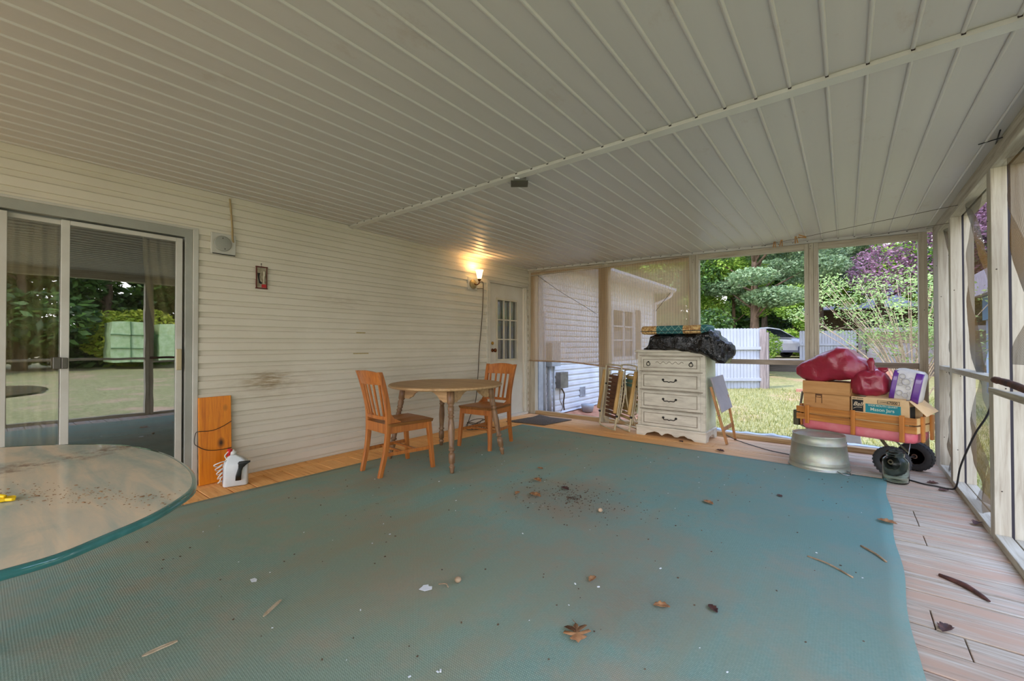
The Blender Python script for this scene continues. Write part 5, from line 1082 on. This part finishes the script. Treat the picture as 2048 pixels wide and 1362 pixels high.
# electric service
es = thing('electric_meter', (WX+.01, 6.85, .35), 0, 'grey electrical boxes and conduits on the white wall outside the left far bay', 'electric meter')
MB().mm((0, -.15, .0), (.12, .12, .30)).build('lower_box', galvs, es, bevel=.008); MB().mm((0, -.48, .42), (.14, -.18, .85)).build('upper_box', conduit, es, bevel=.008)
MB().tube([(.05, -.62, -.45), (.05, -.62, 1.4)], .045, 10).build('large_conduit', conduit, es); MB().tube([(.05, -.42, -.45), (.05, -.42, .43)], .035, 10).build('small_conduit', conduit, es); MB().tube([(.05, -.28, -.45), (.05, -.28, .43)], .02, 8).build('small_conduit', conduit, es)
MB().tube(bez([(.05, -.02, 0), (.07, .05, -.12), (.04, .07, -.28), (.07, .05, -.42)], 6), .014, 7).tube(bez([(.06, -.08, 0), (.09, -.14, -.2), (.08, -.02, -.35), (.1, -.12, -.42)], 6), .006, 6).build('loose_cable', cord_brown, es)
tag(MB().mm((WX+.03, 5.98, -.2), (WX+.13, 6.12, 2.5)).build('corner_post', conduit), 'pale grey vertical post just outside the left far corner', 'post')
tag(MB().lathe([(0, .10), (.1, .125), (.14, .13), (.142, .0)], (WX+.22, 7.55, -.16), None, 20).build('plastic_basin', M('grey_basin', (170, 176, 184), None, .5)), 'grey upturned basin on the clay bank outside', 'basin')
# white plastic bin seen under the shade
bn = thing('storage_bin', (-2.35, 7.2, gz(-2.35, 7.2)), R(10), 'white lidded storage bin on the grass between the lawn chairs and dresser', 'bin')
MB().loft([rr_ring(.26, .2, .0, .04), rr_ring(.3, .24, .30, .04)]).build('bin_body', M('bin_white', (206, 212, 226), (190, 196, 212), .4), bn); MB().loft([rr_ring(.32, .26, .30, .04), rr_ring(.32, .26, .34, .04)]).build('lid', pvc, bn)
# fences
def picket_fence(x0, y0, x1, y1, zb, zt, label, pw=.095, scallop=True):
    L = math.hypot(x1-x0, y1-y0); a = math.atan2(y1-y0, x1-x0); t = thing('white_fence_panel', (x0, y0, zb), a, label, 'fence panel'); n = int(L/pw); H = zt-zb
    for k in range(n):
        x = k*pw; MB().prism([(x+.004, 0), (x+pw-.006, 0), (x+pw-.006, H-.03), (x+pw-.025, H), (x+.02, H), (x+.004, H-.03)], lambda u, v, q: (u, q, v), 0, .02).build('picket', pvc, t)
    for z in (.16*H, .66*H) if scallop else (.55*H,): MB().mm((0, -.06, z), (L, 0, z+.085)).build('rail', pvc, t)
    return t
picket_fence(-3.5, 12.75, -1.92, 13.99, gz(-2, 13.5)-.06, 1.62, 'tall white picket fence panel standing right of the dresser, outside')
MB_ = tag(MB().mm((-1.93, 13.93, -.3), (-1.78, 14.08, 1.60)).mm((-1.86, 13.95, -.3), (-1.72, 14.1, 1.50)).build('fence_post', greyfence), 'weathered grey wooden post at the end of the tall white fence', 'post')
picket_fence(-1.47, 20.72, .36, 21.3, .38, 1.70, 'lower white fence panel behind the middle far post, beyond the car', scallop=False)
tag(MB().mm((.38, 21.2, .3), (.60, 21.4, 1.78)).build('fence_post', greyfence), 'grey wooden post at the right end of the lower white fence', 'post')
tag(MB().mm((-2.0, 20.7, .38), (-1.88, 20.78, 1.95)).build('porch_baluster', pvc) if False else MB().tube([(-1.25, 20.9, 1.6), (-1.25, 20.9, 1.98)], .045, 8).build('fence_finial', pvc), 'small white finial above the lower white fence', 'finial')
bwl = thing('block_wall', (0, 0, 0), 0, 'pale low wall with a tan band behind the bare branched bush', 'wall'); MB().mm((.65, 21.5, .3), (6.5, 21.75, 1.2)).build('lower_wall', blockwall, bwl); MB().mm((.65, 21.48, 1.2), (6.5, 21.78, 1.62)).build('upper_band', tanmetal, bwl)
MB().mm((.6, 21.4, 1.62), (6.6, 21.85, 1.80)).build('coping', pvc, bwl)
tag(MB().mm((.30, 18.5, .02), (1.2, 19.1, .42)).build('brick_planter', M('pink_brick', (190, 140, 122), (160, 108, 92), .9, scale=6)), 'low pinkish brick planter in front of the pale wall', 'planter')
# brick rubble line
for k, (x, y) in enumerate(((-1.05, 13.6), (-.8, 14.2))):
    tag(MB().mm((x, y, gz(x, y)-.02), (x+.3, y+.12, gz(x, y)+.08)).build('paving_brick', M('pink_brick', (190, 140, 122)), bevel=.01), ('loose pink brick on the lawn right of the fence post', 'second loose pink brick farther out on the lawn')[k], 'brick')
# wooden steps stub behind wagon
stp = thing('step_block', (.02, 6.9, gz(0, 7)), 0, 'grey tapered concrete block seen under the wagon', 'block'); MB().loft([rr_ring(.16, .12, 0, .01), rr_ring(.11, .08, .33, .01)], False).build('block_body', concrete, stp)
# neighbour house
nh = thing('neighbour_house', (0, 0, 0), 0, 'brown brick neighbouring house with blue grey shutters among the trees', 'house')
MB().mm((-6.5, 35.5, .5), (8, 42, 3.6)).build('brick_wall', brick, nh)
MB().add([(-7, 35, 3.4), (8.5, 35, 3.4), (8.5, 39, 6.4), (-7, 39, 6.4), (-7, 43, 3.4), (8.5, 43, 3.4)], [(0, 1, 2, 3), (3, 2, 5, 4), (0, 3, 4), (1, 5, 2)]).build('roof', shingle, nh, solid=.1)
for x in (-3.1, 1.4): MB().mm((x, 35.42, 1.1), (x+.9, 35.5, 2.6)).build('window', carglass, nh); MB().mm((x-.4, 35.4, 1.05), (x-.02, 35.48, 2.65)).build('shutter', bluegrey, nh); MB().mm((x+.92, 35.4, 1.05), (x+1.3, 35.48, 2.65)).build('shutter', bluegrey, nh)

# car
cr_ = thing('car', (-3.05, 25.0, .47), R(38), 'silver crossover car parked beyond the gap in the white fences', 'car')
prof_c = [(-2.2, .35), (-2.25, .6), (-2.15, 1.0), (-1.9, 1.1), (-1.3, 1.46), (-.5, 1.54), (.1, 1.45), (.88, 1.02), (1.8, .93), (2.12, .78), (2.22, .5), (2.2, .3), (1.78, .3), (1.72, .5), (1.55, .66), (1.35, .7), (1.15, .66), (.98, .5), (.92, .3), (-.92, .3), (-.98, .5), (-1.15, .66), (-1.35, .7), (-1.55, .66), (-1.72, .5), (-1.78, .3)]
MB().prism(prof_c, lambda u, v, t: (u, t*(1 if v < 1.0 else .86), v), -.88, .88).build('body', carwhite, cr_, bevel=.05)
for s in (-1, 1):
    MB().prism([(-1.3, 1.04), (-1.2, 1.38), (-.45, 1.46), (.05, 1.39), (.70, 1.04)], lambda u, v, t, s=s: (u, s*(.80+t), v), -.03, .03).build('side_window', carglass, cr_)
    for x in (-1.35, 1.35):
        w = MB().lathe([(-.1, .22), (-.11, .30), (-.08, .345), (.08, .345), (.11, .30), (.1, .22)], (x, s*.8, .345), (x, s*.8+1, .345), 32, False).build('wheel', tyre_g, cr_)
        q = MB(); q.lathe([(-.02, .225), (0, .225)], (x, s*.90, .345), (x, s*.90+1, .345), 24)
        q.build('hub', ink, w); q = MB()
        for k in range(5):
            a = 2*PI*k/5+.3; 
            for dd in (-.14, .14): q.bar((x+.04*math.cos(a), s*.912, .345+.04*math.sin(a)), (x+.215*math.cos(a+dd), s*.912, .345+.215*math.sin(a+dd)), .035, .02, (0, 1, 0))
        q.lathe([(-.02, .05), (.01, .05)], (x, s*.905, .345), (x, s*.905+s, .345), 12); q.build('spokes', M('alloy', (206, 208, 214), None, .3, .6), w)
    MB().prism([(.9, .28), (.94, .52), (1.12, .70), (1.35, .76), (1.58, .70), (1.76, .52), (1.8, .28), (1.86, .28), (1.82, .56), (1.62, .78), (1.35, .84), (1.08, .78), (.88, .56), (.84, .28)], lambda u, v, t, s=s: (u, s*.88+t*s, v), -.01, .03).build('wheel_arch', M('arch_plastic', (96, 100, 122), None, .7), cr_)
MB().mm((-.9, -.9, .3), (.9, .9, .40)).build('sill_cladding', M('arch_plastic', (96, 100, 122), None, .7), cr_); MB().mm((1.85, -.80, .74), (2.17, -.55, .86)).mm((1.85, .55, .74), (2.17, .80, .86)).build('headlight', carglass, cr_, bevel=.03)

# shed and outer deck right of the porch
shd = thing('garden_shed', (0, 0, 0), 0, 'pale blue shed glimpsed through the right edge of the porch', 'shed')
MB().mm((2.75, 12.6, -.2), (6.2, 15.6, 1.75)).build('shed_wall', shedblue, shd); MB().mm((2.70, 12.55, 1.75), (6.25, 15.65, 2.35)).build('upper_wall', blue_d, shd); MB().mm((2.55, 12.3, 2.35), (6.4, 15.9, 2.9)).build('roof_edge', M('lilac_trim', (186, 182, 200), None, .6), shd)
dk = MB()
for k in range(12): dk.mm((XR+.2, 2.6+.15*k, -.10), (2.4, 2.74+.15*k, -.06))
tag(dk.build('outer_deck', M('blue_grey_boards', (150, 156, 168), (118, 122, 134), .8, scale=4, stretch=(.5, 6, 1))), 'grey weathered deck boards outside the right wall', 'deck')
tag(MB().mm((1.9, 6.4, -.3), (3.0, 9.8, -.24)).build('brick_path', M('pink_brick', (190, 140, 122))), 'pink brick path on the grass beyond the right wall', 'path')
tag(MB().bar((1.2, 5.2, .35), (2.8, 9.0, .35), .09, .09).build('white_rail', pvc), 'white rail outside the second right bay', 'rail')

# reflected side yard: garden shelter beyond the lawn
gs = thing('garden_shelter', (0, 0, 0), 0, 'pale green windowed shelter reflected in the sliding glass door', 'shelter')
MB().mm((20, 4.3, .3), (22, 5.9, 2.35)).build('wall_panel', M('pale_green_wall', (186, 206, 160), (150, 178, 120), .7, scale=5), gs); MB().mm((20, 6.15, .3), (22, 6.85, 2.3)).build('wall_panel', MATS['pale_green_wall'], gs)
b = MB()
for z in (1.0, 1.65): b.mm((19.95, 4.3, z), (20, 5.9, z+.05))
b.mm((19.95, 5.0, .3), (20, 5.05, 2.35)).build('glazing_bar', M('green_bar', (96, 130, 84), None, .7), gs)

# ------------------------------------------------------------ vegetation
def leaf_cloud(b, centers, n, size, rd, flat=1.0, shell=.6):
    vs = []; fs = []
    tot = sum(c[3]**2 for c in centers)
    for (cx, cy, cz, r) in centers:
        m_ = int(1.5*n*r*r/tot)
        for _ in range(m_):
            v = Vector((rd.gauss(0, 1), rd.gauss(0, 1), rd.gauss(0, 1))).normalized()*r*(shell+(1-shell)*rd.random()**.5)
            p = Vector((cx, cy, cz))+Vector((v.x, v.y, v.z*flat)); a = Vector((rd.gauss(0, 1), rd.gauss(0, 1), rd.gauss(0, .5))).normalized(); q = a.orthogonal().normalized(); q = (q+a.cross(q)*rd.uniform(-1, 1)).normalized()
            s = size*rd.uniform(.5, 1.1); k = len(vs); vs.extend([p-a*s, p+q*s*.45, p+a*s, p-q*s*.45]); fs.append((k, k+1, k+2, k+3))
    b.add(vs, fs)
def tree(name, x, y, h, r, mat_, n, label, seed, z0=None, size=.16, crown0=.3, flat=.8, group=None, lean=(0, 0), nb=14):
    rd = random.Random(seed); z = gz(x, y) if z0 is None else z0; t = thing(name, (x, y, z-.05), 0, label, 'tree' if h > 3 else 'bush', group)
    tk = MB(); tk.tube(bez([(0, 0, 0), (lean[0]*.3, lean[1]*.3, h*.3), (lean[0], lean[1], h*.8)], 5), [.035*h*(1-.8*i/10)*.8+.01 for i in range(11)], 8)
    cs = []
    for k in range(nb):
        a = rd.uniform(0, 2*PI); zz = h*(crown0+(1-crown0)*rd.random()); q = r*(1-abs((zz/h-crown0)/(1-crown0)-.45)*.9)*rd.uniform(.3, .95); c = (q*math.cos(a), q*math.sin(a), zz, r*rd.uniform(.32, .5)); cs.append(c)
        tk.tube([(lean[0]*zz/h*.8, lean[1]*zz/h*.8, zz*.75), (c[0]*.9, c[1]*.9, c[2])], [.03*h*.25, .008], 5)
    tk.build('trunk', bark, t); b = MB(); leaf_cloud(b, cs, n, size, rd, flat, .35); b.build('foliage', mat_, t); return t
T = 'trees beyond the fence'
tree('leafy_tree', -6.3, 17.5, 7.5, 2.8, leafA, 26000, 'bright green leafy tree behind the tall white fence', 1, size=.085, crown0=.12)
tree('leafy_tree', -3.6, 19.3, 4.6, 1.7, leafA, 16000, 'lower green leafy tree directly behind the tall white fence', 2, size=.07, crown0=.1)
tree('leafy_tree', -9.5, 19, 9, 3.4, leafE, 16000, 'darker leafy tree behind the shade, farthest left', 3, size=.12, crown0=.15)
tree('cedar_tree', -2.6, 17.6, 7.5, 2.3, leafB, 30000, 'blue green cedar with drooping layers left of the middle post', 4, size=.07, crown0=.32, flat=.35, nb=22)
tree('cedar_tree', -.9, 22.8, 8.2, 2.6, leafB, 26000, 'second blue green cedar behind the middle post', 5, z0=.4, size=.08, crown0=.4, flat=.35, nb=20)
tree('purple_tree', 2.6, 20.4, 7.8, 2.9, leafC, 30000, 'purple leaved plum tree above the pale bush', 6, size=.07, crown0=.42)
tree('purple_tree', -6.0, 14.6, 2.6, 1.1, leafC, 2500, 'small purple leaved shrub at the left fence end', 7, size=.09, crown0=.3)
tree('leafy_tree', -3.9, 30, 8.5, 3.2, leafE, 18000, 'dark leafy tree in front of the neighbouring house', 8, z0=.5, size=.2, crown0=.3)
tree('leafy_tree', 6.0, 26, 10, 4, leafE, 22000, 'tall dark tree behind the purple plum', 9, z0=.5, size=.14, crown0=.2)
tree('leafy_tree', 1.5, 31, 11, 4, leafA, 18000, 'tall green tree over the neighbouring roof', 10, z0=.5, size=.2, crown0=.35)
tree('leafy_tree', -15, 27, 12, 5, leafE, 18000, 'large dark tree far behind the house wing', 12, z0=.5, size=.24, crown0=.15)
tree('leafy_tree', -8.5, 27, 12, 4.5, leafA, 20000, 'tall green tree far behind the fence, upper left', 13, z0=.5, size=.22, crown0=.2)
tree('leafy_tree', -5.6, 33, 10, 4, leafE, 16000, 'dark tree left of the neighbouring brick house', 14, z0=.5, size=.18, crown0=.05)
tree('leafy_tree', -2.3, 28.5, 3.6, 1.6, leafA, 9000, 'low green bush under the cedars, behind the car', 15, z0=.5, size=.1, crown0=.05)
tree('leafy_tree', 9.5, 30, 10, 4.2, leafE, 14000, 'dark tree at the right end of the neighbouring house', 16, z0=.5, size=.18, crown0=.1)
tree('leafy_tree', -5.3, 16.9, 5.0, 2.0, leafE, 26000, 'dark leafy tree between the house gutter and the tall fence', 17, size=.08, crown0=.03, nb=24)
tree('leafy_tree', -7.4, 22.5, 5.5, 2.6, leafA, 20000, 'green understorey tree filling the gap behind the house gutter', 18, z0=.3, size=.11, crown0=.02, nb=22)
# pale bush with bare canes
bb = thing('spreading_bush', (.98, 10.9, gz(1, 11)), 0, 'pale green bush with long bare arching canes outside the right far bay', 'bush')
rd = random.Random(31); cn = MB(); cs = []
for k in range(46):
    a = rd.uniform(0, 2*PI); L = rd.uniform(1.2, 2.7); out = rd.uniform(.35, 1.5)*(1.3 if math.cos(a) < 0 else .8); e = Vector((out*math.cos(a), out*math.sin(a)*.7, L)); p = bez([(rd.uniform(-.12, .12), rd.uniform(-.12, .12), 0), (e.x*.35, e.y*.35, L*.5), tuple(e)], 5)
    cn.tube(p, [.013*(1-.8*i/10)+.002 for i in range(11)], 5); cs.append((e.x, e.y, e.z, .30))
    for j in (6, 8):
        q = p[j]; w = Vector((rd.gauss(0, .25), rd.gauss(0, .25), rd.uniform(.05, .35))); cn.tube([q, q+w], [.005, .002], 4); cs.append((q.x+w.x, q.y+w.y, q.z+w.z, .16))
cn.build('canes', M('pale_cane', (176, 158, 134), (140, 120, 96), .8, scale=20), bb); lb_ = MB(); leaf_cloud(lb_, cs, 4800, .034, rd, .6, .2); lb_.build('foliage', leafD, bb)
# right side trees and those reflected in the door
tree('hedge_tree', 28, 6.9, 13, 3.6, leafE, 9000, 'tall dark tree filling the middle of the side yard tree line', 60, size=.3, crown0=.03, nb=18)
k = 0
labs = ['dark hedge tree reflected left in the glass door', 'dark hedge tree reflected beside the first', 'green tree reflected in the middle of the glass door', 'green tree reflected above the pale shelter', 'dark tree reflected right in the glass door', 'dark tree at the far right of the side yard', 'tall tree behind the blue shed', 'tree at the side yard corner', 'nearest side yard tree beyond the frame']
for (x, y, h, r, mt) in ((24, -2, 9, 4, leafE), (23, 1.5, 8, 3.5, leafE), (26, 5, 10, 4, leafE), (25, 8.5, 9, 4, leafA), (24, 12.5, 9, 4, leafE), (17, 21, 10, 4.5, leafE), (8, 20, 8, 3.5, leafE), (22, 17.5, 9, 4, leafA), (24, -6.5, 9, 4, leafE)):
    tree('hedge_tree', x, y, h*1.25, r*1.1, mt, 9000, labs[k], 40+k, size=.3, crown0=.03, nb=16); k += 1
sb = thing('sunny_shrub', (22.9, 5.4, gz(23, 5)), 0, 'rounded shrub coloured sunlit yellow green, reflected above the pale shelter', 'bush'); b = MB(); leaf_cloud(b, [(0, 0, 1.6, 1.6), (0, .9, 1.9, 1.4), (0, -.8, 1.8, 1.3)], 3500, .14, random.Random(8), 1, .8); b.build('foliage', leafF, sb)
